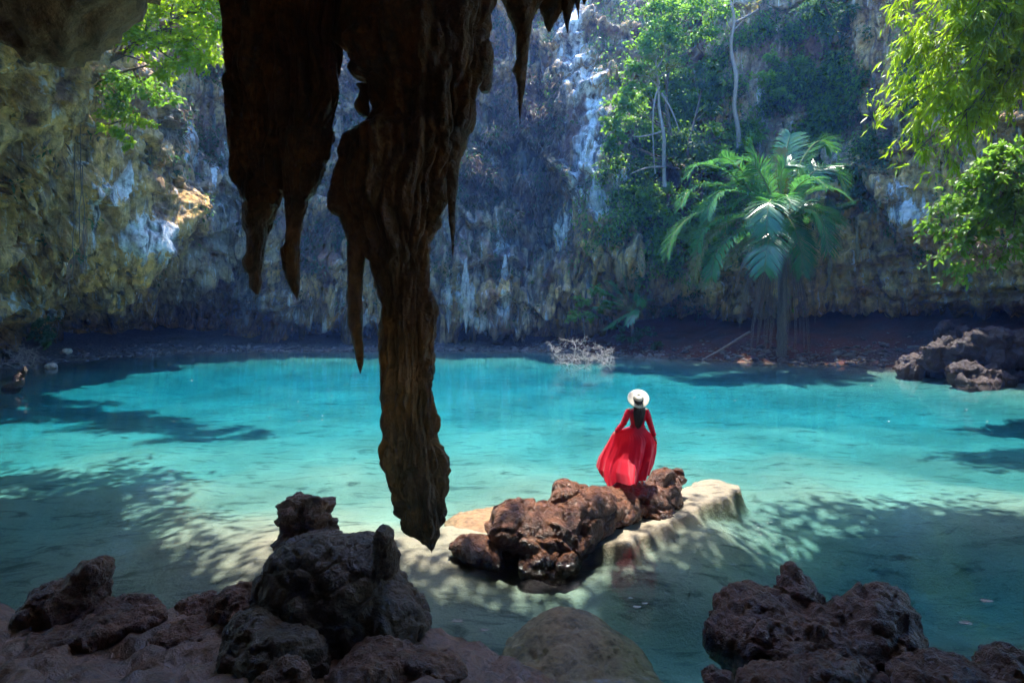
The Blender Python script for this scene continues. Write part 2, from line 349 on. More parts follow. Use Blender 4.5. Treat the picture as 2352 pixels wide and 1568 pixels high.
# bed of the lagoon with its banks
SHX = np.array([-1200, -300, 0, 120, 250, 400, 550, 800, 1000, 1250, 1400, 1500, 1800, 2100, 2352, 2700, 3400])
SHY = np.array([17, 27, 33.2, 36.5, 40, 43.5, 45.2, 45.2, 45.2, 45, 42, 40, 36, 33.4, 29.2, 22, 14])
def bed_z(X, Y):
    t = X / np.maximum(Y, 1.0); ddx = CXD + FD * t
    ys = np.interp(ddx, SHX, SHY); s = (ys - Y)                       # metres inside the shore
    p = np.stack([X, Y, 0 * X], -1)
    wob = fbm(p / 5.0, 3, off=6.0); s = s + 1.3 * wob * sstep(26, 32, Y)
    rise = np.interp(ddx, [-300, 0, 300, 500, 1300, 1450, 1700, 2100, 2352, 3400], [.25, .22, .16, .12, .2, .28, .36, .38, .45, .45])
    out = np.where(s > 0, -np.minimum(0.09 * s, 1.0), -s * rise)
    depth = np.interp(Y, [5, 7, 9, 11, 14, 18, 24, 46], [.5, .44, .31, .35, .55, .75, .9, .85]) + 0.24 * fbm(p / 3.2, 4, off=1.0)
    # sunk at right to turn shaded water bluer, sand shoals round the standing rock
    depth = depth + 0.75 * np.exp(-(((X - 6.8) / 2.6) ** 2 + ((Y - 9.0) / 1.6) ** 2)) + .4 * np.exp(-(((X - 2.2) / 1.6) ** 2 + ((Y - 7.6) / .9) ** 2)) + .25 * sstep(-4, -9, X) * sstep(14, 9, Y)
    depth = depth - .22 * np.exp(-(((X + 3.5) / 3) ** 2 + ((Y - 9.6) / 1.5) ** 2)) - 0.22 * np.exp(-(((X - 3.4) / 1.3) ** 2 + ((Y - 10.3) / 1.0) ** 2)) - 0.2 * np.exp(-(((X + 1.2) / 1.5) ** 2 + ((Y - 9.5) / 1.2) ** 2))
    deep = -np.clip(depth, 0.06, 1.4)
    # a low tongue of pale rock running back from the standing rock, awash
    ax, ay, bx_, by_ = 1.75, 9.75, 4.4, 12.2; u_ = np.clip(((X - ax) * (bx_ - ax) + (Y - ay) * (by_ - ay)) / ((bx_ - ax) ** 2 + (by_ - ay) ** 2), 0, 1)
    dd_ = np.hypot(X - ax - u_ * (bx_ - ax), Y - ay - u_ * (by_ - ay)) + .34 * fbm(p / .7, 4, off=44.) ; deep = deep + (np.maximum(deep, .03 + .06 * fbm(p / .35, 4, gain=.6, off=46.)) - deep) * sstep(.66, .40, dd_)
    z = np.where(s > 0, np.maximum(deep, out), out)
    z = z + sstep(0, 3, -s) * (0.28 * fbm(p / 1.3, 4, off=14) + 0.5 * sstep(1900, 2200, ddx) * fbm(p / np.array((1.6, .7, 1)), 3, ridged=True, off=3))
    z = z + np.where(s > 0, 0.02 * fbm(p * np.array((1.2, 3, 1)), 3, off=4), 0)
    return z
bx = np.concatenate([np.linspace(-60, -32, 30), np.linspace(-31.5, -9.1, 120), np.linspace(-9, 9, 300), np.linspace(9.1, 31.5, 120), np.linspace(32, 60, 30)]); by = np.concatenate([np.linspace(-14, 5, 20), np.linspace(5.1, 15, 210), np.linspace(15.1, 28, 110), np.linspace(28.1, 52, 200), np.linspace(52.5, 62, 8)])
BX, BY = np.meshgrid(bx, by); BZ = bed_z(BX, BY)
t = NT('lagoon_sand'); c = t.coord(); cs = t.coord((0.8, 2.2, 1), rot=(0, 0, 0.25))
n1_ = t.noise(c, 0.28, 5); n2_ = t.noise(cs, 1.5, 6, 0.6, 0.8); n3_ = t.noise(c, 9, 6, 0.65); n4_ = t.noise(c, 30, 4)
col = t.mix(t.ramp(n1_, [(.35, 0), (.65, 1)]), (0.45, 0.375, 0.265), (0.27, 0.23, 0.165))
col = t.mix(t.ramp(n2_, [(.54, 0), (.68, 0.8)]), col, (0.09, 0.08, 0.065))
col = t.mix(t.ramp(t.noise(cs, 5.0, 4, 0.6, .6), [(.60, 0), (.72, 0.6)]), col, (0.13, 0.12, 0.10))
# above the water the ground is red earth (right) or grey gravel (left)
geo = t.node('ShaderNodeNewGeometry'); sep = t.node('ShaderNodeSeparateXYZ'); t.l.new(geo.outputs['Position'], sep.inputs[0])
earth = t.mix(t.ramp(t.noise(c, .5, 5), [(.4, 0), (.6, 1)]), (0.15, 0.05, 0.028), (0.09, 0.05, 0.038))
earth = t.mix(t.ramp(n3_, [(.58, 0), (.7, .7)]), earth, (0.20, 0.17, 0.15))
grav = t.mix(t.ramp(n3_, [(.4, 0), (.6, 1)]), (0.07, 0.06, 0.055), (0.20, 0.18, 0.16))
xr = t.math('MULTIPLY', t.math('ADD', sep.outputs['X'], 3.0), 0.12, True)
dry = t.mix(xr, grav, earth)
zf = t.math('MULTIPLY', t.math('ADD', t.math('MULTIPLY', sep.outputs['Z'], 6.0), 0.5, True), t.math('MULTIPLY', t.math('SUBTRACT', sep.outputs['Y'], 20.0), .3, True))
col = t.mix(zf, col, dry); col = t.mix(0.4, col, t.ramp(n4_, [(.3, .5), (.7, 1.0)]), 'MULTIPLY')
h = t.math('ADD', t.math('MULTIPLY', n2_, .5), t.math('ADD', n3_, t.math('MULTIPLY', n4_, .3)))
M['bed'] = t.set(color=col, rough=.9, spec=.15, normal=t.bump(h, .7, .05))
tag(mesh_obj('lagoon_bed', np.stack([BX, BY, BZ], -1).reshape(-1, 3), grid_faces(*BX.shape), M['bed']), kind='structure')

# water: one closed body, clear and turquoise by its own absorption
t = NT('lagoon_water'); c = t.coord((0.55, 1.5, 1)); c2 = t.coord((1, 2.6, 1), rot=(0, 0, .2))
h = t.math('ADD', t.math('MULTIPLY', t.noise(c, 1.0, 3, .5), 1.0), t.math('MULTIPLY', t.noise(c2, 5.5, 3, .55), .16))
nrm = t.bump(h, .26, .05)
fr = t.node('ShaderNodeFresnel'); fr.inputs['IOR'].default_value = 1.33; t.l.new(nrm, fr.inputs['Normal'])
gl = t.node('ShaderNodeBsdfGlossy'); gl.inputs['Roughness'].default_value = .03; t.l.new(nrm, gl.inputs['Normal'])
tr = t.node('ShaderNodeBsdfTransparent'); mx = t.node('ShaderNodeMixShader')
t.l.new(fr.outputs[0], mx.inputs[0]); t.l.new(tr.outputs[0], mx.inputs[1]); t.l.new(gl.outputs[0], mx.inputs[2])
va = t.node('ShaderNodeVolumeAbsorption'); va.inputs['Color'].default_value = (0.03, .815, .945, 1); va.inputs['Density'].default_value = .6
t.n.remove(t.bsdf); t.l.new(mx.outputs[0], t.out.inputs['Surface']); t.l.new(va.outputs[0], t.out.inputs['Volume'])
M['water'] = t.m
bm = bmesh.new(); bmesh.ops.create_cube(bm, size=1)
for v in bm.verts: v.co = (v.co.x * 124, 23 + v.co.y * 82, -1.6 + (0 if v.co.z < 0 else 1.6))
me = bpy.data.meshes.new('water'); bm.to_mesh(me); bm.free(); me.materials.append(M['water'])
tag(link(bpy.data.objects.new('water', me)), kind='structure')

# cave roof: ceiling over the camera that rises to a high ragged lip
U = np.linspace(-21, 21, 300); V = np.linspace(0, 1, 210)
UU, VV = np.meshgrid(U, V)
p2 = np.stack([UU, 0 * UU, 0 * UU], -1)
lip = np.interp(U, [-21, -13, -8, -4.5, -1, 1.5, 4, 8, 12, 21], [17.8, 18.2, 17.0, 12.2, 11.4, 11.6, 13.4, 15.2, 15.4, 14])
lip = lip + 1.1 * fbm(np.stack([U / 3.1, 0 * U, 0 * U], -1), 3, off=40)
RY = -6 + VV * (lip[None] + 6)
RZ = np.interp(RY, [-11, -9, -5, 0, 4, 8, 12, 18], [4.3, 4.3, 4.6, 7.0, 8.4, 10.6, 13.5, 17.5])
RZ = RZ - 9 * sstep(-9, -16, UU) * sstep(14, 6, RY)
RZ = RZ - 3.9 * np.exp(-(((UU + 8.2) / 2.5) ** 2 + ((RY - 10.2) / 1.8) ** 2))
RG = np.stack([UU, RY, RZ], -1).astype(np.float32)
nr = grid_normals(RG); nr *= np.sign(nr[..., 2:3] * -1)
keep = sstep(0.7, 0.35, np.abs(to_d(RG)[0] - 1900) / 3000)
RG = RG + nr * (0.55 * fbm(RG / 2.2, 3, off=2.2) + 0.35 * fbm(RG / 0.7, 4, ridged=True, off=6.1) + 0.08 * fbm(RG / .2, 2))[..., None]
top = RG.copy(); top[..., 2] += 2.6 + 0.5 * fbm(RG / 2.0, 2, off=9); top[..., 1] += 0.4 * VV
nr_, nc_ = RG.shape[:2]; fa = grid_faces(nr_, nc_)
lipf = np.array([((nr_ - 1) * nc_ + k, (nr_ - 1) * nc_ + k + 1, nr_ * nc_ + (nr_ - 1) * nc_ + k + 1, nr_ * nc_ + (nr_ - 1) * nc_ + k) for k in range(nc_ - 1)])
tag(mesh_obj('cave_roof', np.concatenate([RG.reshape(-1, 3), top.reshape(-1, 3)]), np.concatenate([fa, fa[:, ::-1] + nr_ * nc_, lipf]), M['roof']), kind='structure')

# ------------------------------------------------------------------ cave floor
fx = np.linspace(-13, 13, 330); fv = np.linspace(0, 1, 170)
FX, FV = np.meshgrid(fx, fv)
fedge = np.interp(fx, [-13, -8, -5.8, -4.2, -3, -1, .1, .8, 1.5, 3, 4.6, 5.6, 7, 13], [9.5, 7.6, 6.9, 7.1, 7.2, 6.7, 6.1, 5.6, 5.1, 4.9, 5.1, 5.9, 6.6, 8.5])
FY = -12 + FV * (fedge[None] + 1.5 + 12)
fp = np.stack([FX, FY, 0 * FX], -1)
fs = fedge[None] - FY
FZ = np.where(fs > 0, np.minimum(0.30 * fs + .02 * fs ** 2, 2.3), 0.75 * fs)
FZ = FZ + (0.26 * fbm(fp / 1.1, 4, ridged=True, off=3) + 0.16 * fbm(fp / .35, 3, off=8)) * sstep(-1.4, .4, fs) * sstep(7, 3, fs)
FZ = np.minimum(FZ + .16 * sstep(0, .5, fs), np.interp(FY, [2, 3, 4.5, 5.5, 6.5], [2.2, 1.5, .62, .2, .09]) + .22 * fbm(fp / .7, 4, ridged=True, off=13) - .09 * np.exp(-(lambda w: (w[1] - w[0]) / .12)(worley(fp / .45 + .4 * fbm(fp / .3, 2)[..., None], 2.)))) + 0.05 * fbm(fp / .12, 2, off=2)
M['mud'] = rock_mat('cave_mud', (0.25, 0.11, 0.055), (0.17, 0.085, 0.05), (0.04, 0.022, 0.015), streak=(1.5, 1.5, 1.5), big=.7, fine=7, bump_d=.05, rough=.42, spec=.5)
tag(mesh_obj('cave_floor', np.stack([FX, FY, FZ], -1).reshape(-1, 3), grid_faces(*FX.shape), M['mud']), kind='structure')

# ------------------------------------------------------------------ boulders
M['boulder'] = rock_mat('wet_brown_rock', (0.27, 0.105, 0.045), (0.18, 0.075, 0.038), (0.025, 0.014, 0.01), (0.42, 0.25, 0.16), streak=(1.2, 1.2, .9), big=.9, fine=7.5, bump_d=.15, rough=.34, spec=.6, white_base=.6, wet=True, rust=(.12, .045, .025))
M['dark_boulder'] = rock_mat('dark_brown_rock', (0.15, 0.075, 0.035), (0.10, 0.055, 0.028), (0.02, 0.013, 0.01), streak=(1.2, 1.2, .8), big=.9, fine=7.5, bump_d=.15, rough=.38, spec=.55, moss=(0.11, 0.06, 0.012), wet=True)
M['sunk'] = rock_mat('silted_rock', (0.46, 0.25, 0.13), (0.38, 0.21, 0.12), (0.14, 0.085, 0.06), streak=(1, 1, 1), big=.8, fine=5, bump_d=.03, pit=False)
M['shelf'] = rock_mat('pale_shelf_rock', (0.62, 0.52, 0.40), (0.52, 0.42, 0.31), (0.26, 0.2, 0.16), streak=(1, 1, 1), big=.8, fine=5, bump_d=.03, pit=False, dark_lo=.56, dark_hi=.72)

def blob_rock(name, label, ells, mat, voxel=.028, amp=.09, crag=.07, fine=.015, seed=0.0, cat='rock', group=None, smooth_it=4, jag=.8, skirt=0.0):
    cs_ = np.array([e[0] for e in ells]); rs_ = np.array([e[1] for e in ells])
    if skirt:                                                   # the foot spreads out under water
        lo, hi = (cs_ - rs_).min(0), (cs_ + rs_).max(0); ells = list(ells) + [(((lo[0] + hi[0]) / 2, (lo[1] + hi[1]) / 2, -.28), ((hi[0] - lo[0]) * .46, (hi[1] - lo[1]) * .46, skirt))]
    mb_ = bpy.data.metaballs.new('rockball'); mb_.resolution = voxel * 2; mb_.render_resolution = voxel * 2; mb_.threshold = .6
    for e in ells:
        c, r = e[0], e[1]; rz = e[2] if len(e) > 2 else 0; ry = e[3] if len(e) > 3 else 0
        el = mb_.elements.new(type='ELLIPSOID'); el.co = Vector(c); m_ = max(r); el.radius = 1.0; el.stiffness = 4.0
        k_ = 1 / .685; el.size_x, el.size_y, el.size_z = (float(q) * k_ * .97 for q in r); el.radius = 1.0
        el.rotation = (Matrix.Rotation(R(rz), 4, 'Z') @ Matrix.Rotation(R(ry), 4, 'Y')).to_quaternion()
    ob_ = bpy.data.objects.new('rockball', mb_); COL.objects.link(ob_); bpy.context.view_layer.update()
    me = bpy.data.meshes.new_from_object(ob_.evaluated_get(bpy.context.evaluated_depsgraph_get()))
    bpy.data.objects.remove(ob_); bpy.data.metaballs.remove(mb_)
    o = bpy.data.objects.new('tmp', me); COL.objects.link(o)
    md = o.modifiers.new('r', 'REMESH'); md.mode = 'VOXEL'; md.voxel_size = voxel
    sm = o.modifiers.new('s', 'SMOOTH'); sm.iterations = smooth_it; sm.factor = .5
    ev = o.evaluated_get(bpy.context.evaluated_depsgraph_get()); m2 = ev.to_mesh()
    n = len(m2.vertices); v = np.empty(n * 3, np.float32); m2.vertices.foreach_get('co', v); v = v.reshape(-1, 3)
    nn = np.empty(n * 3, np.float32); m2.vertex_normals.foreach_get('vector', nn); nn = nn.reshape(-1, 3)
    fl = np.empty(len(m2.loops), np.int32); m2.loops.foreach_get('vertex_index', fl); f = fl.reshape(-1, 4)
    ev.to_mesh_clear(); bpy.data.objects.remove(o); bpy.data.meshes.remove(me)
    if len(v) == 0: raise RuntimeError('empty rock ' + label)
    s = max(.25, np.cbrt(np.prod(np.ptp(v, axis=0))) / 1.6)
    d = amp * 1.5 * fbm(v / (.5 * s), 3, off=seed) + crag * 1.2 * (fbm((v + .1 * s * pn(v * 3)[:, None]) / (.6 * s), 4, gain=.38, ridged=True, off=seed + 5) - .3) 
    q1, q2, q3 = worley((v + .12 * s * fbm(v / (.3 * s), 2, off=seed)[:, None]) / (.34 * s) * np.array((1, 1, 1.3)), seed + 2)
    q4, q5, q6 = worley((v + .03 * s * fbm(v / (.1 * s), 2, off=seed)[:, None]) / (.10 * s), seed + 4)
    tl_ = v @ np.array((.35, .2, .92)) / (.22 * s) + 1.3 * fbm(v / (.5 * s), 2, off=seed + 7); tl_ = tl_ - np.floor(tl_)
    d += .05 * s * (q3 - .5) - .05 * s * np.exp(-(q2 - q1) / .045) + .008 * s * (q6 - .5) - .012 * s * np.exp(-(q5 - q4) / .10) + .06 * s * tl_ * sstep(1, .85, tl_) - .16 * s * sstep(.32, .6, fbm(v / (.42 * s), 3, gain=.4, off=seed + 17))
    d *= jag + fine * fbm(v / .06, 2, off=seed)
    v2 = v + nn * d[:, None]
    v2[:, 2] += .25 * crag * fbm(v / np.array((.8, .8, .16)), 2, off=seed + 3)
    base = np.array((v2[:, 0].mean(), v2[:, 1].mean(), v2[:, 2].min()))
    return tag(mesh_obj(name, v2, f, mat, origin=base), label, cat, group)
FG = 'rocks along the near shore'
blob_rock('boulder', 'craggy brown rock in the water that the person in red stands on', [
    (P(1265, 1225, 9.45), (.85, .7, .50), 12), (P(1298, 1135, 9.7), (.22, .24, .17)), (P(1310, 1165, 9.7), (.34, .34, .24)), (P(1190, 1215, 9.3), (.5, .5, .36)), (P(1120, 1265, 9.1), (.55, .42, .17), 0, 12),
    (P(1250, 1290, 8.9), (.5, .35, .2)), (P(1350, 1175, 9.9), (.5, .5, .40)), (P(1400, 1170, 10.4), (.5, .55, .34)), ((2.45, 10.95, .12), (.55, .55, .36)), (P(1520, 1130, 11.25), (.34, .45, .42)), (P(1560, 1095, 11.6), (.13, .14, .14)), (P(1500, 1185, 10.7), (.4, .35, .2))],
    M['boulder'], voxel=.026, amp=.08, crag=.10, seed=31.7, jag=.78)
blob_rock('boulder', 'big rounded dark boulder below the tip of the long stalactite', [
    (P(725, 1330, 6.9), (.68, .7, .50)), (P(805, 1330, 6.9), (.55, .6, .48)), (P(765, 1430, 6.8), (.92, .85, .55)), (P(900, 1440, 6.6), (.42, .5, .42)), (P(800, 1520, 6.5), (1.15, .7, .4))],
    M['dark_boulder'], amp=.06, crag=.07, seed=2.2, group=FG)
blob_rock('rock_stump', 'rough square rock stump standing behind the big dark boulder', [
    (P(680, 1180, 7.7), (.15, .2, .17)), (P(732, 1178, 7.7), (.16, .2, .17)), (P(705, 1185, 7.85), (.2, .15, .15)), (P(678, 1225, 7.7), (.17, .22, .2)), (P(738, 1225, 7.7), (.18, .22, .2)), (P(705, 1280, 7.75), (.36, .32, .4)), (P(705, 1340, 7.8), (.4, .36, .5))], M['boulder'], amp=.05, crag=.14, seed=3.2, group=FG, jag=1.2)
blob_rock('rock', 'small dark upright rock on the right shoulder of the big boulder', [
    (P(880, 1240, 6.45), (.11, .13, .17)), (P(888, 1285, 6.5), (.13, .16, .22))], M['dark_boulder'], voxel=.018, amp=.03, crag=.04, seed=7.1, group=FG)
blob_rock('boulder', 'peaked wet rock at the left end of the near shore', [
    (P(150, 1390, 7.0), (.42, .42, .34)), (P(190, 1350, 7.05), (.24, .28, .24)), (P(222, 1318, 7.05), (.13, .2, .14)), (P(120, 1440, 6.9), (.4, .4, .3)), (P(250, 1440, 6.95), (.5, .4, .2)), (P(320, 1410, 7.1), (.22, .25, .16))], M['boulder'], amp=.06, crag=.12, seed=5.3, group=FG, skirt=.4)
blob_rock('rock_ledge', 'long low rock ledge slanting up from the lower left corner', [
    (P(-40, 1580, 5.9), (.5, .35, .17), 20, -14), (P(80, 1510, 6.2), (.5, .35, .15), 20, -14), (P(190, 1465, 6.45), (.48, .33, .14), 15, -12), (P(290, 1435, 6.7), (.42, .3, .13), 10, -8)], M['boulder'], amp=.05, crag=.09, seed=6.3, group=FG)
blob_rock('rock_slab', 'flat wet slab between the peaked rock and the big boulder', [
    (P(440, 1470, 6.6), (.42, .4, .17)), (P(395, 1500, 6.4), (.4, .35, .16))], M['boulder'], amp=.05, crag=.09, seed=8.3, group=FG)
blob_rock('boulder', 'low humped rock against the left side of the big boulder', [
    (P(550, 1395, 7.0), (.3, .36, .26)), (P(575, 1440, 6.8), (.3, .36, .3))], M['boulder'], amp=.05, crag=.08, seed=9.3, group=FG)
blob_rock('rock_slab', 'small rough slab at the waterline behind the flat slab', [
    (P(445, 1400, 7.2), (.24, .26, .12)), (P(475, 1375, 7.3), (.1, .12, .08))], M['boulder'], amp=.04, crag=.08, seed=10.3, group=FG)
blob_rock('boulder', 'smooth dark rock mass under the front of the big boulder', [
    (P(600, 1470, 6.15), (.4, .4, .32)), (P(650, 1530, 5.8), (.5, .4, .36)), (P(560, 1530, 6.0), (.3, .35, .3))], M['dark_boulder'], amp=.07, crag=.05, seed=11.3, group=FG)
blob_rock('boulder', 'low brown rock at the bottom edge right of the dark mass', [
    (P(900, 1530, 5.75), (.45, .3, .2), -20, 8), (P(985, 1545, 5.7), (.4, .3, .16)), (P(830, 1560, 5.5), (.35, .3, .16))], M['boulder'], amp=.05, crag=.06, seed=12.3, group=FG)
blob_rock('rock', 'small brown rock at the bottom edge in front of the dark mass', [
    (P(660, 1565, 5.1), (.22, .2, .17)), (P(620, 1585, 5.1), (.15, .2, .12))], M['boulder'], voxel=.02, amp=.05, crag=.06, seed=13.3, group=FG)
blob_rock('boulder', 'large twin peaked brown rock in the water at lower right', [
    (P(1745, 1425, 7.05), (.56, .5, .34), -10), (P(1835, 1365, 7.3), (.24, .26, .26)), (P(1830, 1325, 7.35), (.11, .13, .14)), (P(2005, 1440, 6.75), (.42, .42, .36)), (P(2035, 1385, 6.85), (.2, .22, .18)), (P(2020, 1365, 6.85), (.1, .13, .10)),
    (P(1880, 1490, 6.6), (.85, .55, .36), 12), (P(2030, 1520, 6.45), (.46, .45, .36)), (P(1700, 1460, 6.8), (.4, .4, .25)), (P(1930, 1560, 6.2), (.6, .4, .25))], M['boulder'], amp=.08, crag=.12, seed=14.3, group=FG, skirt=.4)
blob_rock('rock', 'wet rock at the bottom edge right of the twin peaked rock', [
    (P(2170, 1560, 5.85), (.42, .38, .2)), (P(2110, 1575, 5.8), (.25, .3, .16))], M['boulder'], amp=.05, crag=.08, seed=15.3, group=FG)
blob_rock('rock', 'rock in the lower right corner', [(P(2330, 1560, 5.85), (.3, .35, .3)), (P(2270, 1590, 5.7), (.3, .3, .2))], M['boulder'], amp=.05, crag=.08, seed=16.3, group=FG)
blob_rock('rock', 'low flat rock at the bottom edge below the twin peaked rock', [(P(1830, 1575, 5.7), (.6, .32, .17)), (P(1910, 1550, 5.75), (.3, .25, .14))], M['boulder'], amp=.05, crag=.08, seed=17.3, group=FG)
blob_rock('rock', 'tiny rock at the bottom edge left of the low flat rock', [(P(1650, 1562, 5.75), (.14, .16, .09))], M['boulder'], voxel=.018, amp=.03, crag=.05, seed=18.3, group=FG)
blob_rock('sunken_rock', 'smooth brown rock dome lying just under the water near the camera', [
    ((.75, 7.05, -.62), (1.0, .95, .46)), ((.7, 7.55, -.5), (.5, .5, .33)), ((1.25, 6.3, -.68), (.8, .6, .42)), ((.4, 6.4, -.62), (.5, .5, .4))], M['sunk'], amp=.04, crag=.03, jag=.45, seed=19.3)
blob_rock('sunken_rock', 'flat pale slab under shallow water left of the standing rock', [
    ((-.55, 10.6, -.22), (.75, .8, .17)), ((.1, 11.2, -.25), (.6, .6, .18))], M['sunk'], amp=.04, crag=.03, jag=.45, seed=20.3)
BANK = 'rocks on the right bank'
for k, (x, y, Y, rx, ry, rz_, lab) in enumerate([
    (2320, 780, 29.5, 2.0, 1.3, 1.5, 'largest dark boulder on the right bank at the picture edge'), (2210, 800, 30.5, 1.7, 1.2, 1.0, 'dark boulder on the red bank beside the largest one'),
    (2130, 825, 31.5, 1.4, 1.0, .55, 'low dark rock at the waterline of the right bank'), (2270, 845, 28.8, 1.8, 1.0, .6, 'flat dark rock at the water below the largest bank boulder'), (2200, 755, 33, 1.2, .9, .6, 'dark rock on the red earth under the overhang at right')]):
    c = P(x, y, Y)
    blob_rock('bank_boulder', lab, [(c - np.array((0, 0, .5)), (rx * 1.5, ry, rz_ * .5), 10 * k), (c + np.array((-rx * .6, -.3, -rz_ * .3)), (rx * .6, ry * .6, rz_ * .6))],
              M['bank'] if 'bank' in M else M.setdefault('bank', rock_mat('bank_rock', (0.05, 0.033, 0.028), (0.075, 0.038, 0.028), (0.015, 0.012, 0.012), streak=(.5, .5, 2.6), fine=2.5, bump_d=.2, rough=.6, spec=.4, white=(.2, .17, .16), white_base=.4)), voxel=.10, amp=.3, crag=.6, fine=.05, seed=22 + k, group=BANK)  # colour darkened beyond the rock's own brown to look shaded

# ------------------------------------------------------------------ stalactites
M['stal'] = rock_mat('stalactite_rock', (0.10, 0.05, 0.022), (0.24, 0.115, 0.03), (0.014, 0.009, 0.006), (0.36, 0.22, 0.10), streak=(5, 5, .9), big=.8, fine=8, bump_d=.1, moss=(0.05, 0.042, 0.014), white_base=.6, rough=.36, spec=.6)
def stal(name, rows, Y, parent, ratio=.8, nrow=200, k=110, flute=.05, nfl=3.0, crag=.035, seed=0., tipclose=True, knob=.0, mat=None, grow=0.0):
    rows = np.array(rows, float); y = np.linspace(rows[0, 0], rows[-1, 0], nrow)
    xl = np.interp(y, rows[:, 0], rows[:, 1]); xr = np.interp(y, rows[:, 0], rows[:, 2])
    ker = np.ones(5) / 5
    gw = grow * np.interp(np.linspace(0, 1, nrow), [0, .82, 1], [1, 1, 0]); xl = xl - gw; xr = xr + gw
    xl, xr = (np.convolve(np.pad(q, 2, mode='edge'), ker, 'valid') for q in (xl, xr))
    s = Y / FD
    cx = ((xl + xr) / 2 - CXD) * s; hw = np.maximum((xr - xl) / 2 * s, .006); z = CAM_H - (y - HYD) * s
    th = np.linspace(0, 2 * np.pi, k, endpoint=False)
    rat = ratio * np.minimum(1, 1.0)
    base = np.stack([np.cos(th)[None] * hw[:, None], np.sin(th)[None] * hw[:, None] * rat], -1)
    pos = np.stack([cx[:, None] + base[..., 0], Y + base[..., 1], np.broadcast_to(z[:, None], base.shape[:2])], -1)
    dirv = np.stack([np.cos(th) * 1.0, np.sin(th) / max(ratio, .3), 0 * th], -1); dirv /= np.linalg.norm(dirv, axis=1)[:, None]
    sc = np.clip(hw / .35, .12, 1)[:, None]
    wz = np.array((nfl, nfl, .35)); warp = .12 * fbm(pos * 1.3, 2, off=seed)[..., None]
    fl_ = fbm((pos + warp) * wz, 3, off=seed); d = -flute * sc * (np.abs(fl_) < 9) * (1 - np.sqrt(np.abs(fl_) * 1.6 + .002)).clip(0, 1) + .02 * flute + crag * sc * fbm(pos * np.array((7, 7, 4)), 4, off=seed + 9) - .6 * crag * sc * np.exp(-(lambda w: (w[1] - w[0]) / .12)(worley(pos * np.array((6, 6, 2.6)) * (1 if hw.max() > .1 else 2), seed)))
    fl2 = fbm((pos + warp) * wz * np.array((2.7, 2.7, .8)), 2, off=seed + 30); d -= .38 * flute * sc * (1 - np.sqrt(np.abs(fl2) * 1.6 + .002)).clip(0, 1)
    d += knob * sc * np.maximum(0, fbm(pos * 2.6, 2, off=seed + 4))
    pos = pos + dirv[None] * d[..., None]
    pos[..., 2] += .6 * crag * fbm(pos * 5, 2, off=seed + 6)
    V = pos.reshape(-1, 3); F = [tuple(int(i) for i in q) for q in grid_faces(nrow, k, True)]
    F += [tuple(range(k))[::-1], tuple(range((nrow - 1) * k, nrow * k))]
    return mesh_obj(name, V, F, mat or M['stal'], parent)
YS = 6.0
root = tag(empty('stalactite', P(950, -60, YS)), 'long thick brown stalactite hanging from the cave roof almost to the water', 'stalactite', 'stalactites hanging from the cave roof')
PIL = [(-140, 760, 1210), (-40, 770, 1165), (0, 790, 1150), (25, 784, 1146), (60, 772, 1143), (94, 761, 1122), (127, 778, 1126), (150, 790, 1124), (176, 800, 1118), (201, 838, 1112), (215, 838, 1104), (262, 845, 1104),
       (283, 832, 1098), (312, 775, 1086), (336, 770, 1068), (369, 766, 1052), (435, 742, 1032), (480, 748, 1026), (500, 778, 1024), (533, 790, 1018), (574, 812, 1003), (613, 838, 992), (671, 850, 990), (729, 862, 1010), (772, 862, 1022),
       (810, 853, 1010), (839, 855, 1002), (863, 856, 997), (897, 856, 1015), (964, 861, 1028), (1012, 860, 1026), (1031, 853, 1036), (1060, 858, 1042), (1094, 864, 1030), (1128, 868, 1044), (1161, 884, 1039), (1185, 896, 1046), (1219, 909, 1026), (1233, 942, 1018), (1246, 966, 1008), (1262, 984, 999), (1268, 990, 993)]
stal('column', PIL, YS, root, ratio=.72, nrow=430, k=200, flute=.19, nfl=3.0, crag=.036, seed=1.1, knob=.12, grow=9)
stal('spike', [(470, 752, 850), (500, 776, 850), (551, 796, 845), (613, 797, 838), (660, 797, 834), (676, 792, 833), (700, 797, 833), (743, 796, 834), (762, 802, 833), (806, 814, 836), (839, 820, 835), (858, 826, 830)], YS - .05, root, .9, 160, 60, .05, 4, .035, 2.1)
stal('spike', [(300, 1010, 1082), (336, 1016, 1075), (369, 1020, 1060), (410, 1024, 1055), (451, 1026, 1050), (513, 1031, 1046), (533, 1034, 1046), (575, 1037, 1043), (600, 1039, 1041)], YS - .1, root, .9, 140, 50, .04, 4, .03, 3.1)
stal('knob', [(196, 815, 850), (205, 826, 850), (225, 822, 850), (235, 813, 848), (248, 812, 850), (262, 822, 850), (270, 835, 850)], YS - .02, root, 1.0, 40, 40, .02, 4, .02, 5.1)
stal('knob', [(95, 1090, 1128), (110, 1095, 1134), (128, 1095, 1136), (160, 1092, 1133), (195, 1096, 1131), (205, 1100, 1129), (212, 1106, 1122)], YS - .02, root, 1.0, 60, 40, .03, 4, .03, 6.1)
stal('ledge', [(355, 790, 850), (380, 775, 860), (420, 752, 850), (450, 745, 838), (480, 750, 820), (505, 782, 815), (520, 795, 810)], YS - .12, root, .7, 70, 60, .05, 4, .06, 6.6)
root = tag(empty('stalactite_curtain', P(640, -60, YS + .1)), 'broad dark brown stalactite curtain left of the long stalactite', 'stalactite', 'stalactites hanging from the cave roof')
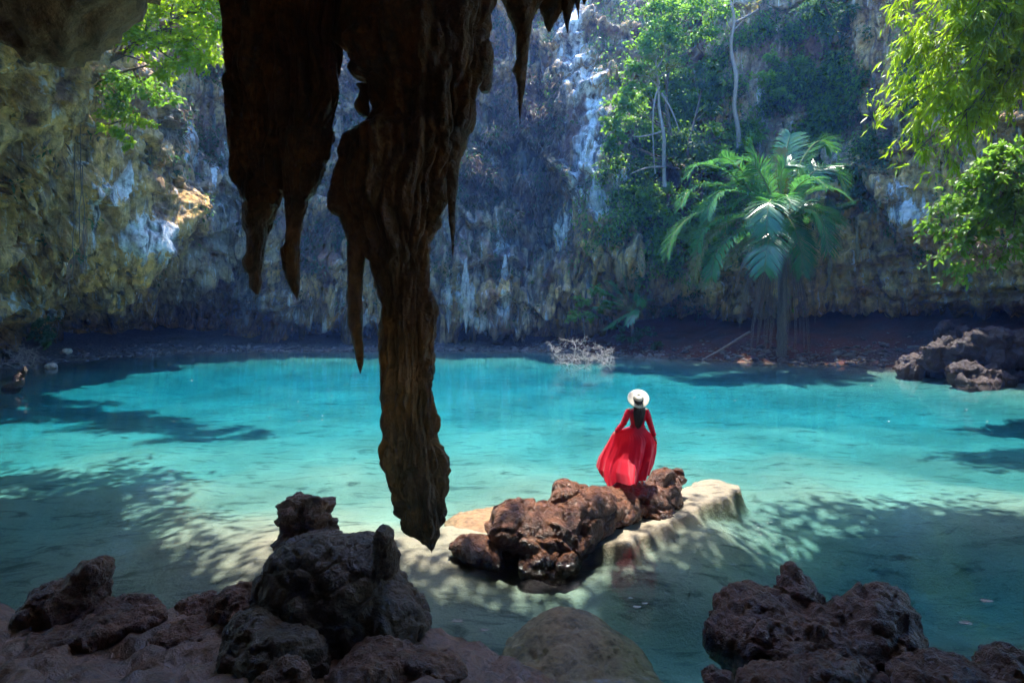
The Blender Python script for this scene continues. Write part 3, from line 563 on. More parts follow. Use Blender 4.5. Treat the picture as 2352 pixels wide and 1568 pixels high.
stal('drapery', [(-140, 480, 830), (-20, 492, 806), (0, 496, 803), (100, 499, 793), (180, 501, 797), (262, 506, 785), (349, 516, 766), (380, 526, 752), (414, 536, 742), (450, 550, 655), (472, 557, 649), (500, 563, 642), (515, 568, 636), (528, 600, 628), (536, 611, 618)], YS + .1, root, .42, 300, 320, .22, 3.8, .022, 7.7, grow=18)
stal('drapery', [(300, 640, 778), (349, 642, 766), (380, 644, 757), (406, 645, 746), (430, 646, 735), (452, 648, 724), (460, 650, 712), (480, 652, 708), (500, 655, 702), (530, 656, 696), (560, 654, 690), (568, 642, 690), (580, 641, 692), (600, 645, 690), (640, 656, 691), (665, 668, 690), (680, 678, 686), (690, 681, 684)], YS + .02, root, .8, 200, 90, .07, 5, .045, 8.8)
stal('tip', [(470, 556, 645), (500, 556, 635), (510, 552, 625), (522, 556, 616), (540, 564, 613), (580, 566, 611), (595, 555, 611), (606, 553, 609), (618, 560, 606), (632, 572, 602), (645, 571, 604), (660, 573, 602), (668, 580, 598), (675, 586, 594)], YS + .05, root, .9, 120, 70, .05, 5, .04, 9.9)
root = tag(empty('stalactite', P(1200, -40, YS + .6)), 'slender dark stalactite spike right of the long stalactite', 'stalactite', 'stalactites hanging from the cave roof')
stal('spike', [(-130, 1120, 1290), (-10, 1140, 1262), (15, 1152, 1243), (33, 1160, 1234), (53, 1170, 1226), (74, 1180, 1222), (103, 1183, 1218), (135, 1184, 1215), (155, 1176, 1213), (166, 1175, 1212), (178, 1183, 1210), (197, 1187, 1207), (230, 1189, 1202), (270, 1192, 1197), (288, 1194, 1195)], YS + .6, root, .8, 200, 70, .05, 4, .035, 11.1)
root = tag(empty('stalactite', P(1270, -40, YS + .7)), 'short lumpy stalactite fringe at the top edge right of the spike', 'stalactite', 'stalactites hanging from the cave roof')
stal('lobe', [(-130, 1190, 1400), (-20, 1205, 1345), (0, 1222, 1310), (25, 1236, 1296), (45, 1246, 1284), (60, 1251, 1272), (72, 1258, 1266)], YS + .7, root, .7, 80, 70, .06, 4, .05, 12.1)
stal('spike', [(-40, 1280, 1345), (0, 1288, 1324), (30, 1292, 1314), (55, 1296, 1308), (70, 1300, 1307), (78, 1302, 1305)], YS + .65, root, .8, 60, 30, .03, 5, .03, 13.1)
stal('spike', [(-40, 1310, 1360), (0, 1318, 1334), (25, 1325, 1331), (46, 1328, 1330)], YS + .65, root, .8, 50, 24, .02, 5, .02, 14.1)
stal('spike', [(-40, 1330, 1380), (-10, 1334, 1352), (10, 1339, 1345)], YS + .65, root, .8, 40, 24, .02, 5, .02, 15.1)

# ------------------------------------------------------------------ plants
def leaf_mat(name, c1, c2, trans=.45, tcol=None, rough=.42, spec=.4):
    t = NT(name); a = t.attr('v'); col = t.mix(a, c1, c2)
    t.set(color=col, rough=rough, spec=spec)
    tl = t.node('ShaderNodeBsdfTranslucent'); t.put(tl.inputs['Color'], t.mix(a, tcol or tuple(1.5 * q for q in c1), tuple(1.25 * q for q in (tcol or tuple(1.5 * q for q in c2)))))
    mx = t.node('ShaderNodeMixShader'); mx.inputs[0].default_value = trans
    t.l.new(t.bsdf.outputs[0], mx.inputs[1]); t.l.new(tl.outputs[0], mx.inputs[2]); t.l.new(mx.outputs[0], t.out.inputs['Surface'])
    return t.m
M['leaf_bright'] = leaf_mat('bright_leaf', (0.14, 0.23, 0.010), (0.25, 0.33, 0.018), .55, (0.46, 0.66, 0.02))
M['leaf_mid'] = leaf_mat('green_leaf', (0.07, 0.15, 0.02), (0.14, 0.23, 0.03), .5, (0.24, 0.46, 0.04))
M['leaf_dark'] = leaf_mat('dark_leaf', (0.035, 0.09, 0.03), (0.075, 0.15, 0.04), .4)
M['leaf_yellow'] = leaf_mat('yellow_leaf', (0.28, 0.22, 0.06), (0.22, 0.25, 0.05), .4)
M['leaf_brown'] = leaf_mat('dry_leaf', (0.17, 0.11, 0.075), (0.30, 0.21, 0.14), .25)
M['palm'] = leaf_mat('palm_leaflet', (0.05, 0.17, 0.06), (0.10, 0.27, 0.085), .33, (0.14, 0.42, 0.07), rough=.25, spec=.8)
M['palm_y'] = leaf_mat('yellow_palm_leaflet', (0.16, 0.17, 0.03), (0.24, 0.2, 0.06), .35, rough=.4)
def wood_mat(name, a, b, sc=(6, 6, 1)):
    t = NT(name); c = t.coord(sc); n = t.noise(c, 3, 5); return t.set(color=t.mix(t.ramp(n, [(.3, 0), (.7, 1)]), a, b), rough=.85, normal=t.bump(n, .6, .03))
M['bark'] = wood_mat('grey_brown_bark', (0.10, 0.075, 0.055), (0.21, 0.17, 0.13))
M['bark_pale'] = wood_mat('pale_bark', (0.24, 0.18, 0.14), (0.42, 0.33, 0.27))
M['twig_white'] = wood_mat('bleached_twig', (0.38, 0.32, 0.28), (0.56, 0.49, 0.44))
M['rachis'] = wood_mat('palm_rachis', (0.14, 0.19, 0.05), (0.25, 0.26, 0.09))
M['dead_palm'] = wood_mat('dead_palm_frond', (0.12, 0.09, 0.075), (0.24, 0.18, 0.14))

def unit(v): return v / np.maximum(np.linalg.norm(v, axis=-1, keepdims=True), 1e-9)
def leaves(name, pts, dirs, L, wr, mat, parent=None, fold=.12, kind=None, var=None, droop=.15):
    pts = np.asarray(pts, float); n = len(pts); d = unit(np.asarray(dirs, float)); L = np.broadcast_to(L, (n,)) * RNG.uniform(.5, 1.4, n)
    s = unit(np.cross(d, np.array((0, 0, 1)) + RNG.normal(0, .55, (n, 3)))); nn = np.cross(s, d)
    mid = pts + d * (L * .45)[:, None] + nn * (L * fold)[:, None]
    tip = pts + d * L[:, None]; tip[:, 2] -= droop * L
    w = (L * wr)[:, None]
    V = np.stack([pts, mid - s * w - nn * (.5 * w), tip, mid + s * w - nn * (.5 * w)], 1).reshape(-1, 3)
    i = np.arange(n) * 4
    F = np.concatenate([np.stack([i, i + 1, i + 2], 1), np.stack([i, i + 2, i + 3], 1)])
    v = np.clip(.5 + .9 * fbm(pts / (4 * np.mean(L)), 2, off=3.) + RNG.normal(0, .22, n), 0, 1) if var is None else np.clip(var + RNG.normal(0, .2, n), 0, 1)
    o = mesh_obj(name, V, F, mat, parent, smooth=False, attrs=dict(v=np.repeat(v, 4)))
    return tag(o, kind=kind)
def spray_tree(name, label, origin, trunk, sprays, mat, bark, n=160, L=.34, wr=.1, spread=.55, group=None, cat='tree', trunk_r=.12, hang=.35, sub=5, extra=None, Yvar=0):
    """a tree whose limbs run from the trunk and end in leafy drooping sprays. sprays: (start, mid, end) points"""
    root = tag(empty(name, origin), label, cat, group)
    mb = MB(); mb.tube(spline(trunk, 24), np.linspace(trunk_r, trunk_r * .35, 24), 8); mb.build('trunk', bark, root)
    bb = MB(); PT = []; DR = []
    for a, b, c in sprays:
        cur = bez(a, b, c, 18); bb.tube(cur, np.linspace(trunk_r * .35, .008, 18), 5, cap=False)
        tg = unit(np.gradient(cur, axis=0))
        for q in range(sub):                                   # twigs leaving the limb
            k = RNG.integers(5, 16); p0 = cur[k]; d = unit(tg[k] * .7 + RNG.normal(0, .55, 3) + np.array((0, 0, -hang * .4)))
            ln = spread * RNG.uniform(.7, 1.7); p2 = p0 + d * ln + np.array((0, 0, -hang * ln * .8)); tw = bez(p0, p0 + d * ln * .6, p2, 8)
            bb.tube(tw, np.linspace(.014, .004, 8) * max(1, trunk_r * 6), 3, cap=False)
            m = max(3, n // (sub + 2)); u = RNG.uniform(.05, 1, m) ** .8; ii = np.minimum((u * 7).astype(int), 6); ff = (u * 7 - ii)[:, None]
            pp = tw[ii] * (1 - ff) + tw[ii + 1] * ff + RNG.normal(0, spread * .13, (m, 3)); PT.append(pp)
            DR.append(unit(unit(tw[-1] - tw[0])[None] * .8 + RNG.normal(0, .55, (m, 3)) + np.array((0, 0, -hang))))
        m = 2 * n // (sub + 2); k = RNG.integers(6, 18, m); pp = cur[k] + RNG.normal(0, spread * .22, (m, 3)); PT.append(pp); DR.append(unit(tg[k] * .7 + RNG.normal(0, .6, (m, 3)) + np.array((0, 0, -hang))))
    bb.build('limb', bark, root)
    leaves('crown', np.concatenate(PT), np.concatenate(DR), L, wr, mat, root, kind=None)
    if extra: extra(root)
    return root
def clump_tree(name, label, origin, trunk, clumps, mat, bark, dens=26, L=.3, wr=.28, group=None, cat='tree', trunk_r=.12, hang=.25, wisp=.5):
    """clumps: (centre, (rx, ry, rz))"""
    root = tag(empty(name, origin), label, cat, group)
    tr = spline(trunk, 24); tr = tr + (np.stack([pn(tr * .35 + 3), pn(tr * .35 + 40), 0 * tr[:, 0]], 1) * .45 * np.sin(np.linspace(0, np.pi, 24))[:, None] if trunk_r > .1 else 0); mb = MB(); mb.tube(tr, np.linspace(trunk_r, trunk_r * .4, 24), 8); mb.build('trunk', bark, root)
    PT = []; DR = []
    for c, r in clumps:
        bb = MB()
        c = np.asarray(c, float); r = np.asarray(r, float)
        k = np.argmin(np.linalg.norm(tr - c, axis=1)); k = max(0, k - 3); a = tr[k]
        cur = bez(a, (a + c) / 2 + RNG.normal(0, .15, 3) * np.linalg.norm(c - a), c, 12); bb.tube(cur, np.linspace(trunk_r * .4, trunk_r * .12, 12), 5, cap=False)
        nt = max(4, int(7 * np.cbrt(np.prod(r)) + 3))
        for q in range(nt):
            d = unit(RNG.normal(0, 1, 3) * np.array((1, 1, .8)) + np.array((0, -.15, .15))); e = c + d * r * RNG.uniform(.55, 1.1)
            tw = bez(c, (c + e) / 2 + np.array((0, 0, .15 * r[2])), e, 7); bb.tube(tw, np.linspace(trunk_r * .12, .006, 7), 3, cap=False)
            m = int(dens * RNG.uniform(.5, 1.5)); u = RNG.uniform(.35, 1.08, m); base = tw[0] + (tw[-1] - tw[0]) * u[:, None] + np.array((0, 0, .15 * r[2])) * (4 * u * (1 - u) * .5)[:, None]
            PT.append(base + RNG.normal(0, .16, (m, 3)) * r * (wisp + .5)); DR.append(unit(d[None] * .9 + RNG.normal(0, .6, (m, 3)) + np.array((0, 0, -hang))))
        bb.build('limb', bark, root)
    leaves('crown', np.concatenate(PT), np.concatenate(DR), L, wr, mat, root)
    return root

# --- bright tree hanging in from the right
YT = 21.0
hub = [P(2460, 330, YT + 3), P(2430, 180, YT + 2), P(2390, 60, YT + 1.2), P(2330, -60, YT + .5), P(2280, -140, YT)]
sp = []
for k, (x, y, d) in enumerate([(2078, 20, 0), (2030, 62, -.5), (2060, 110, .5), (2032, 150, 0), (2005, 226, -.3), (2050, 200, .6), (1998, 292, -.5), (2030, 270, .8), (2045, 340, 0), (2075, 378, -.4), (2100, 320, .5), (2135, 400, 0), (2165, 345, -.3), (2120, 260, -.8),
        (2205, 318, .2), (2180, 240, -.6), (2240, 290, .3), (2270, 262, -.4), (2310, 240, .5), (2350, 200, 0), (2140, 160, -.7), (2190, 110, -.2), (2120, 60, -.9), (2160, 20, 0), (2240, 160, -.9), (2290, 130, -.3), (2230, 60, -.4), (2300, 40, .2), (2350, 90, -.6), (2350, -20, 0), (2260, -30, .3), (2090, 180, -.2), (2150, 300, .1), (2010, 258, .1)]):
    s0 = spline(hub, 30)[min(29, max(4, 6 + int((400 - y) / 400 * 20) + RNG.integers(-2, 3)))]; e = P(x, y, YT - 1 + d)
    sp.append((s0, (s0 * .45 + e * .55) + np.array((0, -.5, 1.5 + .9 * RNG.random())), e))
spray_tree('overhanging_tree', 'bright green tree with narrow leaves hanging in at the upper right', hub[0], hub, sp, M['leaf_bright'], M['bark'], n=330, L=.36, wr=.105, spread=.62, hang=.55, sub=6, trunk_r=.16, group=None)
# --- second tree below it with rounder leaves
YT = 24.0
hub = [P(2480, 640, YT + 3), P(2440, 560, YT + 2), P(2390, 480, YT + 1), P(2340, 420, YT), P(2300, 380, YT)]
sp = []
for k, (x, y, d) in enumerate([(2285, 345, 0), (2246, 385, 0), (2210, 410, -.6), (2160, 432, 0), (2135, 470, -.4), (2112, 505, -.2), (2110, 545, .2), (2150, 540, -.8), (2122, 608, 0), (2160, 640, -.3), (2200, 630, .2), (2180, 585, -.7), (2240, 610, -.3), (2280, 605, .2), (2330, 585, -.4),
        (2200, 500, -.9), (2250, 460, -.5), (2250, 540, -.8), (2300, 500, -.4), (2340, 450, 0), (2345, 380, .2), (2320, 560, -.8), (2180, 460, .3), (2290, 420, -.5)]):
    s0 = spline(hub, 30)[RNG.integers(8, 28)]; e = P(x, y, YT - 1 + d); sp.append((s0, (s0 * .5 + e * .5) + np.array((0, -.4, .8 + .8 * RNG.random())), e))
def dry_patch(root):
    c = P(2262, 572, YT - 1.9); m = 160; leaves('dry_leaves', c + RNG.normal(0, .42, (m, 3)) * np.array((1.1, .5, .7)), RNG.normal(0, 1, (m, 3)) + np.array((0, 0, -.6)), .24, .22, M['leaf_brown'], root)
spray_tree('overhanging_tree', 'round leaved green tree below the brightest tree at the right edge', hub[0], hub, sp, M['leaf_mid'], M['bark'], n=240, L=.26, wr=.26, spread=.55, hang=.3, sub=6, trunk_r=.14, extra=dry_patch)
# --- tree on the left cliff
YT = 30.0
def CL(x, y, Y, r, ry=None): return (P(x, y, Y), (r, r * .8, (ry or r) * .75))
clump_tree('cliff_tree', 'sunlit leafy tree hanging from the top of the left cliff', P(230, 260, 31), [P(150, 330, 32), P(200, 200, 31.5), P(280, 110, 30.5), P(380, 60, 30), P(470, 0, 29), P(580, -90, 27.8), P(690, -140, 26.5)], [
    CL(330, 30, 30, 1.5), CL(400, 20, 30, 1.6), CL(470, 30, 29.5, 1.6), CL(450, 90, 29.5, 1.5), CL(390, 100, 29.7, 1.4), CL(480, 140, 29, 1.0), CL(430, 150, 29.3, 1.0), CL(320, 100, 30, 1.2), CL(370, 160, 30, 1.0),
    CL(500, 60, 28.5, 1.4), CL(540, 20, 28.5, 1.5), CL(330, -40, 29.5, 1.8), CL(430, -50, 29, 2.0), CL(520, -60, 28, 2.0), CL(300, 60, 30, 1.0), CL(560, -70, 28, 1.8), CL(620, -100, 27, 1.8), CL(690, -130, 26.5, 1.6), CL(560, -150, 27, 1.6), CL(760, -150, 26, 1.2), CL(640, -190, 26, 1.4), CL(480, -130, 28, 1.8)], M['leaf_bright'], M['bark'], dens=42, L=.27, wr=.27, trunk_r=.16, group='trees on the left cliff')
clump_tree('cliff_tree', 'shaded green tree under the sunlit one on the left cliff', P(180, 330, 33), [P(150, 300, 33), P(200, 220, 32), P(270, 170, 31.5), P(340, 150, 31)], [
    CL(190, 140, 32, 1.3), CL(240, 170, 31.5, 1.4), CL(290, 190, 31, 1.3), CL(230, 220, 31.5, 1.2), CL(330, 210, 31, 1.2), CL(380, 230, 31, .9), CL(280, 240, 31, 1.0)], M['leaf_mid'], M['bark'], dens=34, L=.25, wr=.27, trunk_r=.12, group='trees on the left cliff')
clump_tree('cliff_bush', 'bright green bush clinging low on the left cliff below the trees', P(230, 330, 33.5), [P(215, 345, 34), P(235, 300, 33), P(270, 280, 32), P(320, 280, 31.5)], [
    CL(260, 265, 31.5, .8), CL(300, 275, 31, .85), CL(340, 288, 31, .6), CL(285, 305, 31, .7), CL(300, 332, 31, .45), CL(245, 300, 32, .6)], M['leaf_bright'], M['bark'], dens=34, L=.22, wr=.28, trunk_r=.08, cat='bush', group='trees on the left cliff')
# --- the wooded slope right of the white streaks
SL = 'trees on the wooded slope'
clump_tree('slope_tree', 'light green tree cascading down the slope beside the white streaked cliff', P(1560, 420, 44), [P(1560, 430, 44), P(1540, 300, 43.5), P(1530, 150, 43), P(1560, 20, 42.5), P(1580, -60, 42)], [
    CL(1590, 5, 42, 1.4), CL(1545, 35, 41.5, 1.4), CL(1510, 75, 41.5, 1.4), CL(1480, 120, 41.5, 1.3), CL(1460, 165, 41.5, 1.2), CL(1445, 210, 41.3, 1.1), CL(1425, 245, 41.2, 1.1), CL(1405, 285, 41.2, .95), CL(1395, 330, 41.2, .8), CL(1420, 320, 41, .9), CL(1500, 20, 42, 1.3),
    CL(1560, 90, 42.3, 1.5), CL(1520, 150, 42.5, 1.3), CL(1490, 220, 42.5, 1.2), CL(1460, 290, 42.3, 1.2), CL(1640, 20, 42.5, 1.6), CL(1620, 80, 43, 1.3)], M['leaf_mid'], M['bark'], dens=46, L=.29, wr=.3, trunk_r=.16, group=SL)
clump_tree('slope_tree', 'thin pale barked tree with sparse yellowing crown on the slope', P(1525, 425, 41.3), [P(1527, 430, 41.3), P(1520, 330, 41.1), P(1518, 240, 41), P(1512, 175, 41), P(1505, 140, 41)], [
    CL(1475, 152, 40.8, .7, .35), CL(1510, 128, 40.8, .8, .35), CL(1545, 150, 40.8, .7, .3), CL(1530, 108, 40.8, .5, .3), CL(1490, 175, 40.8, .6, .3), CL(1500, 165, 40.6, .5, .3)], M['leaf_yellow'], M['bark_pale'], dens=14, L=.22, wr=.26, trunk_r=.15, group=SL, wisp=.6)
mb = MB(); root_b = [o for o in bpy.data.objects if o.get('label', '').startswith('thin pale barked')][0]
for a, b, c in (((1527, 300), (1470, 320), (1452, 312)), ((1527, 385), (1490, 378), (1448, 400)), ((1519, 215), (1545, 250), (1560, 300)), ((1515, 200), (1490, 230), (1505, 400))):
    mb.tube(bez(P(*a, 41.1), P(*b, 40.7), P(*c, 40.6), 14), np.linspace(.08, .035, 14), 6)
mb.build('bough', M['bark_pale'], root_b)
clump_tree('slope_tree', 'grey green drooping tree in the middle of the slope', P(1590, 420, 43), [P(1590, 440, 43), P(1585, 340, 42.5), P(1600, 240, 42.5), P(1620, 180, 42.5)], [
    CL(1620, 160, 41.8, 1.0, .8), CL(1595, 190, 41.8, .9), CL(1645, 195, 42, .7), CL(1560, 310, 41.6, 1.2, .8), CL(1530, 335, 41.6, 1.0), CL(1600, 335, 41.8, 1.1, .7), CL(1630, 250, 42.3, .8), CL(1570, 370, 41.7, 1.0), CL(1490, 380, 41.8, .9), CL(1630, 380, 42, .9)], M['leaf_dark'], M['bark'], dens=36, L=.27, wr=.28, trunk_r=.12, hang=.5, group=SL)
for lab, cl in (('leafy bush on the slope just left of the palm crown', [CL(1560, 450, 42, 1.1), CL(1600, 480, 41.5, 1.0), CL(1540, 500, 41.8, 1.0), CL(1580, 530, 41.5, .9), CL(1620, 430, 42, .9)]),
        ('green bush below the cascading tree beside the white streaks', [CL(1440, 440, 42.5, .9), CL(1480, 450, 42, 1.0), CL(1500, 490, 42, 1.0), CL(1460, 500, 42.2, .9), CL(1500, 540, 42, .8), CL(1520, 440, 42, .9)]),
        ('bush among trunks above the palm on the slope', [CL(1640, 300, 42.5, .9), CL(1660, 350, 42.3, .9), CL(1700, 400, 42, .8), CL(1640, 390, 42.2, .8), CL(1730, 330, 42.5, .8)]),
        ('small dark bush on the foot of the slope above the small palm', [CL(1490, 590, 42.3, .8), CL(1530, 570, 42, .8), CL(1470, 560, 42.5, .7)]),
        ('shrub on the cliff right of the tall pale trunk', [CL(1780, 130, 42, .9), CL(1760, 180, 42, .8), CL(1800, 220, 42, .8), CL(1840, 150, 42, .7)])):
    c0 = cl[0][0]; clump_tree('slope_bush', lab, c0 + np.array((0, 1.6, -1.4)), [c0 + np.array((0, 1.6, -1.4)), c0 + np.array((0, .9, -.6)), c0], cl, M['leaf_mid'] if 'foot' not in lab else M['leaf_dark'], M['bark'], dens=34, L=.26, wr=.28, trunk_r=.07, cat='bush', group=SL)
rt = clump_tree('slope_tree', 'tall slender pale trunk rising out of the top edge above the palm', P(1695, 335, 43), [P(1697, 340, 43), P(1692, 250, 42.6), P(1686, 120, 42.4), P(1680, 20, 42.4), P(1676, -70, 42.4)], [
    CL(1735, 10, 42, .6, .4), CL(1700, -30, 42, .9)], M['leaf_yellow'], M['bark_pale'], dens=12, L=.22, wr=.26, trunk_r=.19, group=SL)
mb = MB(); mb.tube(bez(P(1683, 55, 42.4), P(1710, 42, 42), P(1742, 22, 41.8), 12), np.linspace(.11, .05, 12), 6); mb.tube(bez(P(1684, 65, 42.4), P(1672, 58, 42.2), P(1668, 40, 42.2), 8), np.linspace(.07, .03, 8), 6); mb.build('bough', M['bark_pale'], rt)
clump_tree('slope_tree', 'leafy tree at the top edge right of the tall pale trunk', P(1930, 240, 43), [P(1940, 250, 43), P(1930, 150, 42), P(1910, 60, 41.5), P(1880, -20, 41)], [
    CL(1860, 20, 40.5, .9), CL(1895, 5, 40.5, 1.1), CL(1940, 30, 40.5, 1.2), CL(1900, 60, 40.5, .8), CL(1985, 10, 40.5, 1.3), CL(1960, 90, 41, 1.0), CL(1990, 150, 40.5, 1.0), CL(1930, 130, 41, .9), CL(2020, 80, 39.5, 1.3), CL(1950, 210, 41, .9), CL(1900, 180, 41.5, .8)], M['leaf_dark'], M['bark'], dens=34, L=.27, wr=.27, trunk_r=.13, group=SL)
clump_tree('slope_bush', 'dark bush on the rock band right of the large palm', P(1990, 500, 39.5), [P(2000, 500, 39.5), P(1980, 460, 39), P(1960, 440, 38.5)], [
    CL(1990, 430, 38.5, .9, .6), CL(1950, 445, 38.3, .8, .5), CL(2020, 445, 38.3, .7, .5), CL(1930, 480, 38.2, .7, .45), CL(1975, 470, 38.2, .8, .5)], M['leaf_dark'], M['bark'], dens=40, L=.25, wr=.25, trunk_r=.07, cat='bush', group=SL)
clump_tree('shore_bush', 'green bush on the far shore left of the small palm', P(1340, 785, 42.8), [P(1345, 790, 42.8), P(1340, 750, 42.6), P(1335, 710, 42.4)], [
    CL(1340, 690, 42.2, .75, .6), CL(1370, 670, 42.2, .6), CL(1320, 725, 42, .7, .5), CL(1355, 730, 42, .8, .6), CL(1305, 735, 41.9, .4, .3), CL(1385, 700, 42.1, .6)], M['leaf_mid'], M['bark'], dens=30, L=.24, wr=.3, trunk_r=.05, cat='bush')
clump_tree('shore_bush', 'low dark shrub under the small palm on the far shore', P(1450, 800, 42.3), [P(1450, 800, 42.3), P(1450, 770, 42.2), P(1455, 755, 42)], [
    CL(1440, 775, 41.8, .8, .5), CL(1480, 765, 41.8, .8, .5), CL(1420, 750, 42, .6, .5), CL(1500, 790, 41.6, .6, .35)], M['leaf_dark'], M['bark'], dens=34, L=.25, wr=.25, trunk_r=.05, cat='bush')
clump_tree('shore_bush', 'dark leafy bush at the foot of the left cliff', P(105, 800, 35), [P(105, 805, 35), P(103, 770, 35), P(105, 740, 35)], [
    CL(105, 735, 34.6, .6, .8), CL(95, 770, 34.6, .6, .7), CL(115, 780, 34.5, .5, .6)], M['leaf_dark'], M['bark'], dens=40, L=.24, wr=.27, trunk_r=.05, cat='bush')

# --- scrub covering the cliffs (nobody could count it)
Gf = CLIFF_G.reshape(-1, 3); Nf = CLIFF_N.reshape(-1, 3); dxf, dyf = dx.ravel(), dy.ravel()
vis = (dxf > -60) & (dxf < 2420) & (dyf > -80)
patch = sstep(-.05, .25, fbm(Gf / np.array((2.2, 2.2, 3.0)), 3, off=31.0))
wv = veg.ravel() * patch * vis + 0.012 * vis * (dyf < 640) * patch
def scrub(name, weight, n, mat, L, wr, down, lift, kindcol=None, tuft=14, rad=.28):
    w = weight / weight.sum(); c = RNG.choice(len(w), n // tuft, p=w)
    ctr = Gf[c] + Nf[c] * lift; pts = np.repeat(ctr, tuft, 0) + RNG.normal(0, rad, (len(c) * tuft, 3)) * np.array((1, .8, 1))
    d = np.repeat(Nf[c], tuft, 0) * .6 + RNG.normal(0, .7, pts.shape) + np.array((0, 0, -down))
    var = np.repeat(RNG.random(len(c)), tuft)
    leaves(name, pts, d, L, wr, mat, kind='stuff', var=var)
scrub('cliff_scrub', wv * (1 + 2 * (dxf > 1380)), 80000, M['leaf_dark'], .27, .22, .5, .16)
scrub('dry_scrub', (wv * (dxf < 1380) + 1.5 * blob(1130, 300, 120, 220).ravel() * patch + .5 * blob(700, 640, 160, 60).ravel() * patch), 24000, M['leaf_brown'], .5, .05, 1.4, .12, tuft=10, rad=.3)
scrub('hanging_scrub', (1.3 * blob(1580, 260, 120, 220) + .5 * blob(1900, 180, 140, 150) + blob(1540, 500, 110, 110)).ravel() * vis * patch, 46000, M['leaf_mid'], .3, .22, .7, .5, tuft=22, rad=.42)

# --- hanging vines on the left wall
for k, (x, y0, y1, lab) in enumerate([(172, 330, 640, 'long thin vine hanging down the left cliff, nearest the picture edge'), (186, 250, 560, 'thin vine hanging beside the longest one on the left cliff'), (192, 380, 600, 'shorter thin vine hanging on the left cliff, rightmost of three')]):
    a, b = P(x, y0, 30.5), P(x + RNG.uniform(-8, 8), y1, 30.5); mb = MB(); cur = np.linspace(a, b, 40); cur[:, :2] += .12 * np.stack([pn(cur * .8 + k * 7), pn(cur * .8 + k * 7 + 50)], 1)
    mb.tube(cur, .022, 4); tag(mb.build('hanging_vine', M['bark'], origin=b), lab, 'vine', 'vines on the left cliff')

# ------------------------------------------------------------------ palms
def frond(parent, a, b, c, L, mat, rmat, n=46, start=.2, droop=.35, rr=.05, name='frond', wr=.045, fwd=.55, outward=None):
    cur = bez(a, b, c, 40); tg = unit(np.gradient(cur, axis=0))
    if outward is None: outward = np.array((c[0] - a[0], c[1] - a[1], 0)) + 1e-6
    outward = unit(outward)
    mb = MB(); mb.tube(cur, np.linspace(rr, rr * .25, 40), 5); fr = mb.build(name, rmat, parent, origin=np.asarray(a))
    u = np.repeat(np.linspace(start, 1, n), 2); sg = np.tile((1, -1), n); ii = np.minimum((u * 39).astype(int), 38); ff = (u * 39 - ii)[:, None]
    p = cur[ii] * (1 - ff) + cur[ii + 1] * ff; T = tg[ii]
    N = np.array((0, 0, 1.0)) + .9 * outward - 0 * T; N = unit(N - np.sum(N * T, 1, keepdims=True) * T); S = np.cross(T, N) * sg[:, None]
    prof = np.interp((u - start) / (1 - start), [0, .12, .45, .8, 1], [.55, .85, 1.0, .78, .42])
    LL = L * prof * RNG.uniform(.9, 1.08, len(u)); d = unit(S + fwd * T * (1 + .9 * u[:, None]) + .18 * N + RNG.normal(0, .07, S.shape))
    k = len(u); w = (wr * (L ** .5) * (.6 + .4 * prof))[:, None]
    side = unit(np.cross(d, N)) 
    q1 = p + d * (LL * .5)[:, None]; q1[:, 2] -= droop * .22 * LL
    q2 = p + d * LL[:, None] * .97; q2[:, 2] -= droop * LL
    V = np.stack([p - side * w * .4, p + side * w * .4, q1 - side * w, q1 + side * w, q2], 1).reshape(-1, 3); i = np.arange(k) * 5
    F = np.concatenate([np.stack([i, i + 1, i + 3], 1), np.stack([i, i + 3, i + 2], 1), np.stack([i + 2, i + 3, i + 4], 1)])
    me_v = V - np.asarray(a)
    lf = mesh_obj('leaflets', V - np.array(parent.location) - (np.asarray(a) - np.array(parent.location)), F, mat, None, smooth=False, attrs=dict(v=np.repeat(np.clip(RNG.normal(.4 + .3 * RNG.random(), .15, k), 0, 1), 5)))
    lf.parent = fr; lf['kind'] = 'stuff'
    return fr
def ZP(zx, zy, Y): return P(1506.7 + zx * .2285, 303.2 + zy * .2285, Y)
YP = 35.8
palm = tag(empty('palm_tree', P(1795, 818, 35.8)), 'large feather palm with arching fronds and a skirt of dead ones on the right bank', 'palm tree')
C0 = P(1792, 505, YP); base = np.array(palm.location)
mb = MB(); trk = spline([base, P(1796, 720, YP), P(1798, 620, YP), C0 + np.array((0, 0, -.2))], 26); mb.tube(trk, np.linspace(.30, .24, 26) + .03 * np.sin(np.arange(26) * 2.1), 12); mb.build('trunk', M['bark'], palm)
